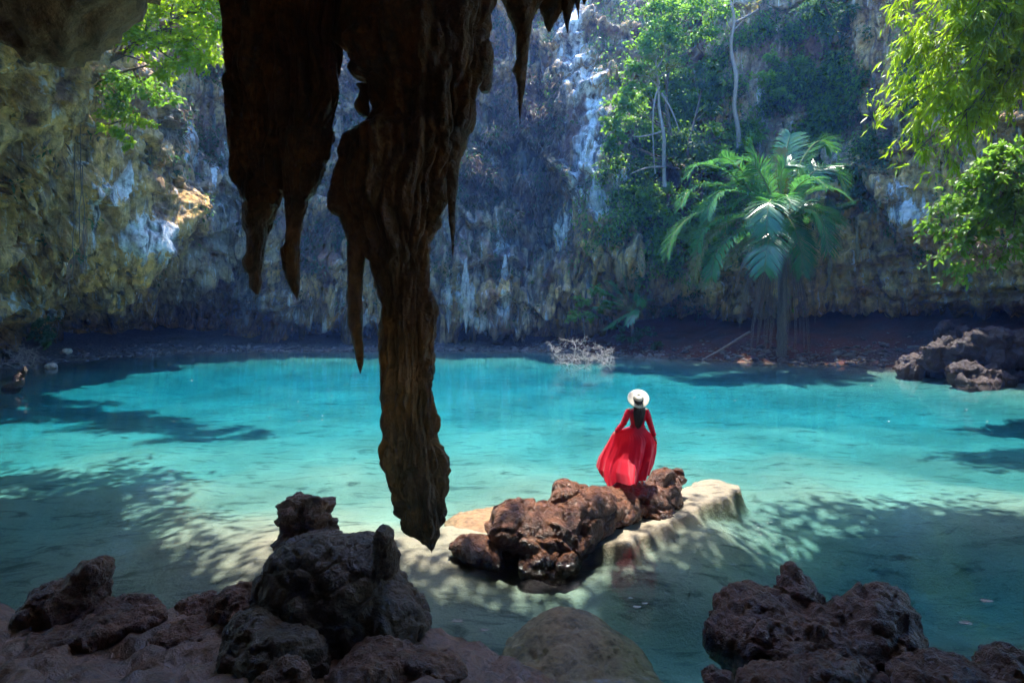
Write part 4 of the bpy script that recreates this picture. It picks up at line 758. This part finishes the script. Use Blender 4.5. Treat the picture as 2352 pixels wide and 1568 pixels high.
for k, (m, e, dm, de, L, tp) in enumerate([
    ((1000, 330), (972, 75), .3, .2, 1.25, 0), ((1060, 300), (800, 310), 0, -.6, 1.15, 0), ((640, 230), (318, 445), 0, -.6, 1.05, 0), ((560, 370), (250, 752), -.4, -1.4, 1.0, 0), ((700, 440), (512, 860), -1, -2.0, 1.05, 0),
    ((1150, 520), (1112, 1000), -2.2, -2.8, 1.3, 0), ((1190, 300), (1462, 385), -.3, -.5, .95, 0), ((1290, 260), (1352, 25), .9, 1.2, 1.3, 0), ((1520, 20), (1765, 190), .9, 1.0, 1.1, 0), ((1660, 160), (1895, 600), .2, -.2, 1.25, 0),
    ((1600, 640), (1725, 1200), -1.6, -2.4, 1.35, 0), ((1420, 900), (1472, 1420), -1.2, -1.6, 1.2, 0), ((420, 640), (118, 1235), -.2, -1.0, 1.15, 0), ((560, 760), (418, 1200), -.8, -1.5, .95, 0), ((560, 820), (398, 1490), -1.2, -1.9, .8, 1),
    ((700, 940), (560, 1455), -1.3, -2.2, 1.15, 0), ((1150, 930), (1092, 1390), -2.4, -2.9, 1.3, 0), ((820, 1150), (470, 1560), -1.5, -2.0, .85, 1), ((820, 280), (640, 285), .8, .6, 1.0, 0), ((1560, 800), (1480, 820), 0, -1.4, .7, 0),
    ((1250, 420), (1262, 170), .2, .3, .6, 1), ((1700, 760), (2000, 700), .6, .8, .9, 0), ((1450, 300), (1600, 480), 1.2, 1.4, 1.1, 0), ((950, 480), (760, 560), .6, -.2, 1.1, 0), ((1350, 600), (1340, 700), -.6, -1.6, .9, 0), ((880, 800), (700, 1000), .2, -.4, 1.0, 0), ((1500, 560), (1800, 900), .8, .6, 1.1, 0)]):
    a = C0 + np.array((RNG.uniform(-.2, .2), RNG.uniform(-.2, .2), RNG.uniform(-.3, .5))); b = ZP(*m, YP + dm); c = ZP(*e, YP + de); b = a + (b - a) * 1.25 if np.linalg.norm(c - a) > 3 else b
    ow = np.array((c[0] - a[0], c[1] - a[1], 0)); ow = ow + np.array((0, -.8, 0)) if de < 0 else ow
    frond(palm, a, b, c, L * 1.38, M['palm_y'] if tp else M['palm'], M['rachis'], n=62, start=.16, droop=.22, outward=ow, wr=.033, rr=.065)
for k in range(12):
    an = k / 12 * 2 * np.pi + .3; ln = RNG.uniform(3.6, 5.2); a = C0 + np.array((0, 0, .1)); o2 = np.array((math.cos(an), math.sin(an) * .8, 0)); el_ = RNG.uniform(.25, 1.0)
    frond(palm, a, a + o2 * ln * .5 + np.array((0, 0, ln * el_ * .75)), a + o2 * ln * .9 + np.array((0, 0, ln * (el_ * .75 - .45))), 1.25, M['palm'], M['rachis'], n=58, start=.16, droop=.22, wr=.033, rr=.06)
for k, (x, y, dY) in enumerate([(1712, 700, -.6), (1740, 785, -.7), (1757, 806, -.5), (1690, 660, -.3), (1826, 800, -.8), (1846, 785, -.7), (1872, 735, -.4), (1735, 730, -.9), (1815, 735, -.6), (1725, 800, -.5), (1770, 790, -.9), (1748, 745, -.4), (1838, 760, -.3), (1857, 800, -.5), (1765, 690, -.8), (1805, 800, -.9), (1700, 740, -.2)]):
    a = C0 + np.array((RNG.uniform(-.3, .3), -.3, -.8)); c = P(x, y, YP + dY); b = np.array((c[0] * .8 + a[0] * .2, c[1] - .3, a[2] * .75 + c[2] * .25 + .5))
    frond(palm, a, b, c, RNG.uniform(.5, .9), M['leaf_brown'], M['dead_palm'], n=32, start=.3, droop=.8, rr=.04, name='dead_frond', wr=.026, fwd=1.1)
sp_ = tag(empty('palm_tree', P(1455, 790, 42.2)), 'small bluish palm on the far shore left of the large palm', 'palm tree')
C1 = P(1450, 715, 42.0); mb = MB(); mb.tube(spline([np.array(sp_.location), P(1452, 750, 42), C1], 10), np.linspace(.14, .1, 10), 8); mb.build('trunk', M['bark'], sp_)
for k, (m, e, de, L) in enumerate([((1415, 680), (1362, 655), -.6, .6), ((1420, 650), (1395, 645), -.3, .6), ((1410, 690), (1385, 690), -.9, .55), ((1400, 700), (1358, 706), -.6, .5), ((1440, 650), (1432, 612), .2, .55), ((1462, 650), (1476, 615), .2, .55), ((1475, 660), (1470, 700), -.7, .6), ((1440, 720), (1390, 755), -.8, .5), ((1470, 700), (1440, 745), -1, .5), ((1480, 680), (1500, 690), -.3, .5)]):
    frond(sp_, C1, P(*m, 42 + de * .5), P(*e, 42 + de), L * 1.4, M['palm'], M['rachis'], n=26, start=.25, droop=.35, rr=.025, wr=.05)

# --- unseen leaves added along the high cave lip to dapple the near water
m = 26000; k = RNG.integers(0, 900, 900)
lx = RNG.uniform(-15, 11, 900); ly = np.interp(lx, U, lip) + RNG.normal(.3, .9, 900) + 1.2 * sstep(-5, -9, lx) * RNG.random(900); lz = 17.2 + RNG.uniform(-1.2, 1.6, 900) + .35 * (ly - np.interp(lx, U, lip))
keepc = (lz - 4) / ly * FD > 700; cc = np.stack([lx, ly, lz], -1)[keepc]; cc = cc[fbm(cc / 1.6, 2, off=5.) > -.12]
pt = np.repeat(cc, 26, 0) + RNG.normal(0, .42, (len(cc) * 26, 3)); leaves('lip_dapple_leaves', pt, RNG.normal(0, 1, pt.shape) + np.array((0, 0, -.5)), .3, .25, M['leaf_mid'], kind='stuff')

# ------------------------------------------------------------------ the person in red
from mathutils.bvhtree import BVHTree
def top_of(label_start, x, y):
    o = [q for q in bpy.data.objects if q.get('label', '').startswith(label_start)][0]
    bv = BVHTree.FromPolygons([v.co + o.location for v in o.data.vertices], [p.vertices for p in o.data.polygons])
    h = bv.ray_cast(Vector((x, y, 5)), Vector((0, 0, -1))); return h[0].z if h[0] is not None else None
PX, PY = 2.45, 10.95
PZ = top_of('craggy brown rock', PX, PY) or .5
print('rock top under the person', PZ)
person = tag(empty('person', (PX, PY, PZ)), 'person in long red dress and pale straw hat standing on a rock', 'person')
O = np.array((PX, PY, PZ))
t = NT('skin'); M['skin'] = t.set(color=(0.52, 0.30, 0.21), rough=.5)
t = NT('red_cloth'); n = t.noise(t.coord((30, 30, 8)), 3, 3)
t.set(color=t.mix(n, (0.66, 0.004, 0.03), (0.78, 0.008, 0.045)), rough=.45, spec=.35, sheen=.25)
tl = t.node('ShaderNodeBsdfTranslucent'); tl.inputs['Color'].default_value = (0.95, 0.01, 0.06, 1); mx = t.node('ShaderNodeMixShader'); mx.inputs[0].default_value = .35
t.l.new(t.bsdf.outputs[0], mx.inputs[1]); t.l.new(tl.outputs[0], mx.inputs[2]); t.l.new(mx.outputs[0], t.out.inputs['Surface']); M['red'] = t.m
t = NT('dark_hair'); n = t.noise(t.coord((60, 60, 3)), 2, 4); M['hair'] = t.set(color=t.mix(n, (0.010, 0.008, 0.008), (0.045, 0.03, 0.025)), rough=.38, spec=.5, normal=t.bump(n, .6, .01))
t = NT('straw'); n = t.noise(t.coord((90, 90, 90)), 1, 3); M['straw'] = t.set(color=t.mix(n, (0.66, 0.60, 0.50), (0.82, 0.78, 0.70)), rough=.8, normal=t.bump(n, .6, .004))
t = NT('grey_ribbon'); M['ribbon'] = t.set(color=(0.12, 0.11, 0.12), rough=.6)

def remesh_shape(add, voxel, sm_it=4):
    bm = bmesh.new(); add(bm)
    me = bpy.data.meshes.new('tmp'); bm.to_mesh(me); bm.free(); o = bpy.data.objects.new('tmp', me); COL.objects.link(o)
    md = o.modifiers.new('r', 'REMESH'); md.mode = 'VOXEL'; md.voxel_size = voxel
    sm = o.modifiers.new('s', 'SMOOTH'); sm.iterations = sm_it; sm.factor = .5
    ev = o.evaluated_get(bpy.context.evaluated_depsgraph_get()); m2 = ev.to_mesh(); n = len(m2.vertices)
    v = np.empty(n * 3, np.float32); m2.vertices.foreach_get('co', v); fl = np.empty(len(m2.loops), np.int32); m2.loops.foreach_get('vertex_index', fl)
    v = v.reshape(-1, 3).copy(); f = fl.reshape(-1, 4).copy(); ev.to_mesh_clear(); bpy.data.objects.remove(o); bpy.data.meshes.remove(me); return v, f
def limb(bm, a, b, ra, rb, n=7):
    a, b = np.asarray(a, float), np.asarray(b, float)
    for k in range(n):
        u = k / (n - 1); bmesh.ops.create_icosphere(bm, subdivisions=2, radius=ra + (rb - ra) * u, matrix=Matrix.Translation(Vector(a + (b - a) * u)))
def ell(bm, c, r, rot=None):
    m = Matrix.Translation(Vector(c)) @ (rot or Matrix()) @ Matrix.Diagonal((*r, 1)); bmesh.ops.create_icosphere(bm, subdivisions=3, radius=1, matrix=m)
LS, RS = np.array((-.195, 0, 1.385)), np.array((.125, 0, 1.385)); LE, RE = np.array((-.315, -.03, 1.14)), np.array((.205, -.02, 1.12)); LW, RW = np.array((-.45, -.02, .975)), np.array((.275, -.05, .90))
HC = np.array((-.03, .015, 1.575)); back = Matrix.Rotation(R(34), 4, 'X')       # head leaning back
def body_shape(bm):
    for c, r in (((-.035, 0, .98), (.15, .11, .13)), ((-.03, 0, 1.10), (.12, .085, .12)), ((-.035, 0, 1.22), (.135, .095, .12)), ((-.035, 0, 1.32), (.155, .095, .10)), ((-.035, 0, 1.39), (.14, .075, .06))): ell(bm, c, r)
    limb(bm, (-.035, 0, 1.40), (-.032, .005, 1.50), .05, .045)
    for s, e, w in ((LS, LE, LW), (RS, RE, RW)): limb(bm, s, e, .048, .036); limb(bm, e, w, .036, .023)
    for hx, kx, fx, fy in ((-.11, -.12, -.13, .10), (.04, .035, .03, -.14)):
        limb(bm, (hx, 0, .92), (kx, .02, .50), .078, .05, 12); limb(bm, (kx, .02, .50), (fx, fy, .09), .052, .03, 12); limb(bm, (fx, fy - .03, .045), (fx, fy + .02, .04), .034, .036, 4)
        limb(bm, (fx, fy + .02, .04), (fx + .015, fy + .15, .022), .036, .03, 6)
        for q in range(5): limb(bm, (fx - .015 + q * .014, fy + .16, .018), (fx - .012 + q * .015, fy + .195 - .006 * q, .014), .009, .008, 3)
    ell(bm, HC, (.073, .092, .108), back); ell(bm, HC + np.array((0, .075, -.035)), (.045, .035, .05))
    for p, r in (((0, .10, .02), .013), ((0, .107, .005), .014), ((0, .098, -.035), .016)): bmesh.ops.create_icosphere(bm, subdivisions=2, radius=r, matrix=Matrix.Translation(Vector(HC)) @ back @ Matrix.Translation(Vector(p)))
    for sx in (-1, 1): bmesh.ops.create_icosphere(bm, subdivisions=2, radius=1, matrix=Matrix.Translation(Vector(HC)) @ back @ Matrix.Translation(Vector((sx * .074, 0, -.005))) @ Matrix.Diagonal((.012, .022, .033, 1)))
    for w, d, tm in ((LW, unit(LW - LE), np.array((.02, .035, .01))), (RW, unit(RW - RE), np.array((-.02, .035, .01)))):
        palm_c = w + d * .045; ac = np.array((0, 1.0, 0)); limb(bm, w, palm_c + d * .02, .022, .028, 4); limb(bm, palm_c - ac * .02, palm_c + ac * .022, .020, .020, 4)
        for q in range(4):
            r0 = palm_c + d * .035 + ac * (-.026 + .017 * q); ln = (.030, .036, .034, .027)[q]; k1 = r0 + d * ln; k2 = k1 + unit(d + np.array((0, 0, -.9)) - .3 * tm / .04) * ln * .8
            limb(bm, r0, k1, .0088, .0082, 4); limb(bm, k1, k2, .0082, .007, 4)
        limb(bm, w + d * .02 + ac * .015, palm_c + tm + ac * .028, .010, .009, 4); limb(bm, palm_c + tm + ac * .028, palm_c + tm + d * .03 + ac * .03, .009, .0075, 4)
v, f = remesh_shape(body_shape, .0055, 6); body = mesh_obj('body', v + O, f, M['skin'], person)
for sx in (-1, 1):
    e = Matrix.Translation(Vector(HC)) @ back @ Vector((sx * .03, .083, .022)); bm = bmesh.new(); bmesh.ops.create_uvsphere(bm, u_segments=10, v_segments=8, radius=.012); me = bpy.data.meshes.new('eye'); bm.to_mesh(me); bm.free()
    me.materials.append(M['hair']); eo = bpy.data.objects.new('eye', me); eo.location = e; link(eo, body)
# bodice
zz = np.array([1.05, 1.10, 1.16, 1.22, 1.28, 1.33, 1.375, 1.41, 1.435]); rx = np.array([.135, .130, .138, .150, .163, .175, .172, .13, .085]); ry = np.array([.105, .098, .102, .11, .117, .115, .10, .08, .062])
zs = np.linspace(1.05, 1.435, 40); th = np.linspace(0, 2 * np.pi, 72, endpoint=False); RX, RYs = np.interp(zs, zz, rx), np.interp(zs, zz, ry)
B = np.stack([-.035 + RX[:, None] * np.cos(th), RYs[:, None] * np.sin(th), np.broadcast_to(zs[:, None], (40, 72))], -1)
B[..., :2] += (.006 * fbm(B * np.array((9, 9, 14)), 2, off=3))[..., None] * np.stack([np.cos(th), np.sin(th)], -1)[None]
mesh_obj('bodice', B.reshape(-1, 3) + O, grid_faces(40, 72, True), M['red'], person)
for s, e, w in ((LS, LE, LW), (RS, RE, RW)):
    cur = spline([s + np.array((0, 0, .005)), (s + e) / 2 + np.array((.0, -.005, 0)), e, (e + w) / 2, w], 34); r = np.interp(np.linspace(0, 1, 34), [0, .12, .35, .55, .8, .95, 1], [.055, .066, .062, .055, .05, .046, .038])
    r = r * (1 + .09 * np.sin(np.arange(34) * 1.3) * np.linspace(.2, 1, 34)); mb = MB(); mb.tube(cur, r, 18, cap=False); mb.build('sleeve', M['red'], person).location = (0, 0, 0)
    person.children[-1].data.transform(Matrix.Translation(person.location))
# skirt: held out by both hands
zl = [1.08, 1.05, .96, .90, .75, .48, .30, .15, -.1]; xl = [-.165, -.24, -.50, -.535, -.62, -.78, -.84, -.82, -.74]
zr = [1.08, 1.00, .88, .78, .60, .39, .25, .10, -.1]; xr = [.095, .15, .30, .335, .315, .255, .19, .12, .08]
ns, na = 90, 260; s = np.linspace(0, 1, ns)[:, None]; ph = np.linspace(0, 2 * np.pi, na, endpoint=False)[None]
hem = .05 + .22 * np.exp(-((np.abs(np.angle(np.exp(1j * (ph - np.pi))))) / .55) ** 2) + .10 * np.exp(-((np.abs(np.angle(np.exp(1j * ph)))) / .5) ** 2) - .03 * np.exp(-((np.abs(np.angle(np.exp(1j * (ph + 1.9))))) / .5) ** 2)
hem = hem + .035 * np.sin(ph * 7 + .6) + .02 * np.sin(ph * 13 + 2)
hem = hem + .05 * np.sin(ph * 4 + 2.2) + .07 + .10 * np.exp(-(np.angle(np.exp(1j * (ph + .95))) / .45) ** 2); z = 1.085 * (1 - s) + hem * s
XL, XR = np.interp(z, zl[::-1], xl[::-1]), np.interp(z, zr[::-1], xr[::-1]); dep = np.interp(s, [0, .1, .3, .6, 1], [.105, .15, .23, .32, .40])
fold = .20 * np.sin(ph * 4 + 1.6 * np.sin(ph * 3) + .5) + .13 * np.sin(ph * 9 + 2.1 + s * 1.8 + 1.4 * np.sin(ph)) + .06 * np.sin(ph * 17 + .4 - s * 2.5 + 2 * np.sin(2 * ph)) + .02 * np.sin(ph * 37)
fold = fold * sstep(0, .55, s) * (1 - .55 * np.abs(np.cos(ph)) ** 3) + .02 * np.sin(ph * 48) * sstep(.0, .06, s) * sstep(.5, .1, s)
dep = np.where(np.sin(ph) < 0, np.interp(s, [0, .1, .3, .6, 1], [.105, .12, .16, .25, .50]), dep)
S = np.stack([(XL + XR) / 2 + (XR - XL) / 2 * np.cos(ph) * (1 + .25 * fold), dep * np.sin(ph) * (1 + 1.25 * fold), z + .02 * fold], -1)
S[..., 0] += .05 * sstep(.3, 1, s) * np.sin(5 * ph + 3 * s) * np.abs(np.sin(ph)); S[..., 1] -= .05 * sstep(.2, 1, s)
mesh_obj('skirt', S.reshape(-1, 3) + O, grid_faces(ns, na, True), M['red'], person)
mb = MB(); a = np.linspace(0, 2 * np.pi, 40); mb.tube(np.stack([-.035 + .137 * np.cos(a), .107 * np.sin(a), 1.085 + 0 * a], -1) + O, .014, 8, cap=False); mb.build('sash', M['red'], person)
# hair down the back
nh, nk = 60, 70; u = np.linspace(0, 1, nh)[:, None]; a = np.linspace(0, 2 * np.pi, nk, endpoint=False)[None]
wz = np.interp(u, [0, .2, .45, .7, .9, 1], [.085, .10, .102, .085, .05, .012]); tk = np.interp(u, [0, .3, .7, 1], [.085, .055, .04, .012]); cy_ = np.interp(u, [0, .15, .35, .6, 1], [-.045, -.085, -.115, -.118, -.115])
rid = 1 + .10 * np.sin(a * 17 + 3 * u) + .07 * np.sin(a * 29 + 1 - 5 * u)
Hh = np.stack([-.033 + .012 * np.sin(u * 5) + wz * np.cos(a) * rid, cy_ + tk * np.sin(a) * rid, 1.61 - .54 * u + .02 * np.sin(a * 9) * u], -1)
hair = mesh_obj('hair', Hh.reshape(-1, 3) + O, np.concatenate([grid_faces(nh, nk, True)]), M['hair'], person)
# straw hat tipped back
HN = unit(np.array((-.10, -.74, .67))); HA = unit(np.cross(HN, (0, 0, 1.))); HB = np.cross(HN, HA); HO = np.array((-.03, -.055, 1.625))
rad = [(.0, .098), (.055, .097), (.078, .094), (.085, .082), (.086, .0)]
prof = [(.205, -.012), (.207, -.006), (.20, -.001), (.16, .002), (.12, .001), (.098, .002), (.094, .01), (.090, .04), (.088, .078), (.082, .088), (.06, .091), (.001, .092), (.001, .085), (.078, .08), (.085, .03), (.09, -.004), (.14, -.006), (.2, -.012)]
th = np.linspace(0, 2 * np.pi, 64, endpoint=False); hv = np.array([[HO + HN * (h + .006 * math.sin(2 * q + .5) * (r > .12)) + r * (math.cos(q) * HA + math.sin(q) * HB) for q in th] for r, h in prof])
hat = mesh_obj('hat', hv.reshape(-1, 3) + O, grid_faces(len(prof), 64, True), M['straw'], person)
rb = np.array([[HO + HN * h + r * (math.cos(q) * HA + math.sin(q) * HB) for q in th] for r, h in ((.0965, .004), (.0985, .006), (.0935, .034), (.0915, .034))])
ro = mesh_obj('ribbon', rb.reshape(-1, 3), grid_faces(4, 64, True), M['ribbon']); ro.parent = hat


# ------------------------------------------------------------------ dead branches standing in the far water
def twig_mesh(mb, p, d, ln, r, depth, up=.25):
    n = 7; cur = [p]; dd = unit(d)
    for k in range(n): dd = unit(dd + RNG.normal(0, .28, 3) + np.array((0, 0, up * .1))); cur.append(cur[-1] + dd * ln / n)
    cur = np.array(cur); mb.tube(cur, np.linspace(r, r * .45, n + 1), 4, cap=False)
    if depth:
        for q in range(RNG.integers(4, 7)):
            k = RNG.integers(2, n + 1); twig_mesh(mb, cur[k], unit(cur[min(k, n)] - cur[k - 1]) * .6 + RNG.normal(0, .65, 3), ln * RNG.uniform(.35, .6), r * .6, depth - 1, up)
pile = tag(empty('dead_branches', W(1350, 845, 0)), 'tangle of bleached dead branches sticking out of the far water', 'branches'); O2 = np.array(pile.location)
for k, (bx_, a, b, ln) in enumerate([(1285, -.2, .9, 1.5), (1300, -.5, .7, 1.4), (1310, .2, .8, 1.5), (1325, .5, .5, 1.6), (1335, -.7, .4, 1.5), (1345, .6, .55, 1.4), (1360, -.3, .7, 1.2), (1370, .8, .35, 1.5), (1385, .3, .6, 1.1), (1400, .5, .7, 1.0), (1405, -.5, .9, 1.1), (1320, -.9, .25, 1.4), (1390, .9, .3, 1.2)]):
    mb = MB(); p = W(bx_, 842 + RNG.uniform(-6, 6), 0) + np.array((0, 0, -.1)); twig_mesh(mb, p, np.array((a, RNG.uniform(-.4, .3), b)), ln, .02, 3); mb.build('branch', M['twig_white'], pile)
sh = tag(empty('dead_shrub', W(55, 852, .15)), 'bare pale twiggy shrub on the left gravel beach', 'shrub'); p0 = np.array(sh.location)
for k in range(5):
    mb = MB(); twig_mesh(mb, p0, np.array((RNG.uniform(-.9, .9), RNG.uniform(-.5, .5), .9)), 1.4, .025, 3); mb.build('branch', M['bark_pale'], sh)
blob_rock('tree_stump', 'dark leaning stump in the water at the left edge', [(W(25, 893, .0), (.42, .3, .22)), (W(35, 893, 0) + np.array((.12, 0, .35)), (.2, .2, .4)), (W(45, 893, 0) + np.array((.22, 0, .75)), (.1, .12, .3))], M['dark_boulder'], voxel=.05, amp=.06, crag=.08, seed=40, cat='stump')
for x, y, r, lab in ((117, 842, .35, 'pale grey stone at the edge of the left gravel beach'), (155, 806, .28, 'small pale stone high on the left gravel beach')):
    blob_rock('stone', lab, [(W(x, y, .1 if y > 830 else .9), (r, r * .8, r * .6))], M['shelf'], voxel=.05, amp=.05, crag=.06, seed=x, cat='stone', group='pale stones on the left beach')
# fallen pole on the red bank
mb = MB(); mb.tube(spline([P(1612, 826, 38.2), P(1655, 803, 38.8), P(1722, 762, 40)], 14), np.linspace(.05, .09, 14), 7); tag(mb.build('fallen_log', M['bark_pale'], origin=P(1612, 826, 38.2)), 'thin pale log lying on the bank left of the large palm', 'log')
# leaves afloat singly; white near discs and far specks stand in for glints
for k, (x, y, L, lab) in enumerate([(1448, 1372, .035, 'white reflection below the standing rock made as a floating disc, leftmost of three'), (1462, 1392, .055, 'largest white reflection below the standing rock made as a floating disc'), (1480, 1384, .04, 'white reflection below the standing rock made as a floating disc, rightmost of three'), (1050, 1425, .07, 'tan leaf afloat right of the big dark boulder'), (1112, 1445, .06, 'tan leaf afloat just above the muddy cave floor'), (2265, 1378, .08, 'pale leaf afloat at far lower right'), (2218, 1430, .08, 'tan leaf afloat right of the twin peaked rock')]):
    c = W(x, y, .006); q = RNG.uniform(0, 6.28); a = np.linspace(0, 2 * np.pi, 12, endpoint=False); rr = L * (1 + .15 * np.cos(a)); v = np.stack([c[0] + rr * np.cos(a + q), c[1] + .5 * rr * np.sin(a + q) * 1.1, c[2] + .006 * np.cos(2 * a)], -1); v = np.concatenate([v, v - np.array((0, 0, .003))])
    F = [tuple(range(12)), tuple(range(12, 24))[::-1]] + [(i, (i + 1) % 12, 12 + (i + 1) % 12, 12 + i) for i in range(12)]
    tag(mesh_obj('leaf_or_glint', v, F, M['twig_white'] if k < 3 else M['bark_pale'], smooth=False, origin=c), lab, 'leaf', 'leaves afloat near the shore')
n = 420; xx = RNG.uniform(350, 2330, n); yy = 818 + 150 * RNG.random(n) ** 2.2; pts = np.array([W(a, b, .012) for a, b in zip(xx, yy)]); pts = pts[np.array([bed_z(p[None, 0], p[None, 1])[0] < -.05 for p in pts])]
leaves('glint_specks', pts, np.stack([RNG.normal(0, 1, len(pts)), RNG.normal(0, 1, len(pts)), 0 * pts[:, 0]], -1), .055, .35, M['twig_white'], kind='stuff', droop=0)
# small stalactites under the far overhangs
M['flow'] = rock_mat('white_flowstone', (0.60, 0.58, 0.57), (0.46, 0.42, 0.38), (0.10, 0.085, 0.08), streak=(2.5, 2.5, .35), fine=3, bump_d=.12, pit=False)
M['flow_y'] = rock_mat('ochre_flowstone', (0.48, 0.36, 0.19), (0.40, 0.29, 0.15), (0.07, 0.05, 0.035), streak=(2.5, 2.5, .35), fine=3, bump_d=.12, pit=False)
for k, (x, y0, y1, w, m, lab) in enumerate([(1070, 640, 765, 30, 'flow', 'white flowstone stalactite low on the far cliff right of the long stalactite'), (1160, 630, 735, 26, 'flow', 'white flowstone stalactite low on the far cliff, second right of the long stalactite'),
        (1030, 660, 765, 22, 'flow', 'slim white flowstone close beside the right edge of the long stalactite'), (1905, 540, 655, 26, 'flow_y', 'ochre stalactite under the rock band right of the large palm'), (1370, 440, 520, 40, 'flow', 'white flowstone drape below the white streaked buttress'),
        (1398, 500, 570, 14, 'flow', 'thin grey stalactite beside the flowstone drape'), (560, 600, 735, 44, 'flow', 'pale flowstone lobe behind the curtain stalactite'), (2135, 560, 650, 24, 'flow_y', 'ochre stalactite under the round leaved tree at right'), (1970, 560, 610, 14, 'flow_y', 'short ochre stalactite right of the large palm')]):
    c, nn_ = cliff_pt(x, (y0 + y1) / 2); root = stal('stalactite', [(y0 - 45, x - w * .1, x + w * .1), (y0 - 15, x - w * .35, x + w * .3), (y0 + (y1 - y0) * .15, x - w * .5, x + w * .45), (y0 + (y1 - y0) * .4, x - w * .42, x + w * .45), (y0 + (y1 - y0) * .75, x - w * .22, x + w * .25), (y1 - 4, x - w * .06, x + w * .06), (y1, x - 1, x + 1)], float(c[1]) - .1, None, .8, 60, 40, .16, 1.5, .12, 60 + k, mat=M[m])
    tag(root, lab, 'stalactite', 'small stalactites on the cliffs')

# loose stones and litter along the far shores
n = 2600; px_ = RNG.uniform(-40, 2400, n); ys_ = np.interp(px_, SHX, SHY) + np.abs(RNG.normal(0, 1.6, n)) - .3; X_ = (px_ - CXD) / FD * ys_; z_ = bed_z(X_, ys_); kk = (z_ > -.12) & (z_ < 2.6)
X_, ys_, z_ = X_[kk], ys_[kk], z_[kk]; n = len(X_); bm = bmesh.new(); bmesh.ops.create_icosphere(bm, subdivisions=1, radius=1); iv = np.array([v.co[:] for v in bm.verts]); jf = np.array([[v.index for v in f.verts] for f in bm.faces]); bm.free()
sz = .05 + .22 * RNG.random(n) ** 3; V = np.stack([X_, ys_, z_], 1)[:, None] + iv[None] * (sz[:, None] * RNG.uniform(.6, 1.3, (n, 3)))[:, None] * RNG.uniform(.75, 1.2, (n, len(iv), 1)) * np.array((1.2, 1, .6))
t = NT('shore_stone'); nn_ = t.noise(t.coord(), 1.3, 4); M['stones'] = t.set(color=t.mix(t.ramp(nn_, [(.35, 0), (.65, 1)]), (.05, .036, .032), (.26, .21, .18)), rough=.8)
tag(mesh_obj('shore_stones', V.reshape(-1, 3), (jf[None] + (np.arange(n) * len(iv))[:, None, None]).reshape(-1, 3), M['stones'], smooth=False), kind='stuff')
k_ = RNG.integers(0, n, 2600); pt = np.stack([X_, ys_, z_], 1)[k_] + RNG.normal(0, .35, (2600, 3)) * np.array((1, 1, 0)); pt[:, 2] = bed_z(pt[:, 0], pt[:, 1]) + .03; pt = pt[pt[:, 2] > .02]
leaves('leaf_litter', pt, RNG.normal(0, 1, pt.shape) * np.array((1, 1, .2)), .2, .25, M['leaf_brown'], kind='stuff')

# ------------------------------------------------------------------ haze
t = NT('haze_air'); pv = t.node('ShaderNodeVolumePrincipled'); t.n.remove(t.bsdf)
pv.inputs['Color'].default_value = (0.14, 0.34, 1.0, 1); pv.inputs['Density'].default_value = 0.0012; pv.inputs['Anisotropy'].default_value = 0.25
t.l.new(pv.outputs[0], t.out.inputs['Volume'])
bm = bmesh.new(); bmesh.ops.create_cube(bm, size=1)
for v in bm.verts: v.co = (v.co.x * 140, 23 + v.co.y * 98, -3.2 if v.co.z < 0 else 44)
me = bpy.data.meshes.new('haze'); bm.to_mesh(me); bm.free(); me.materials.append(t.m)
tag(link(bpy.data.objects.new('haze', me)), kind='stuff')
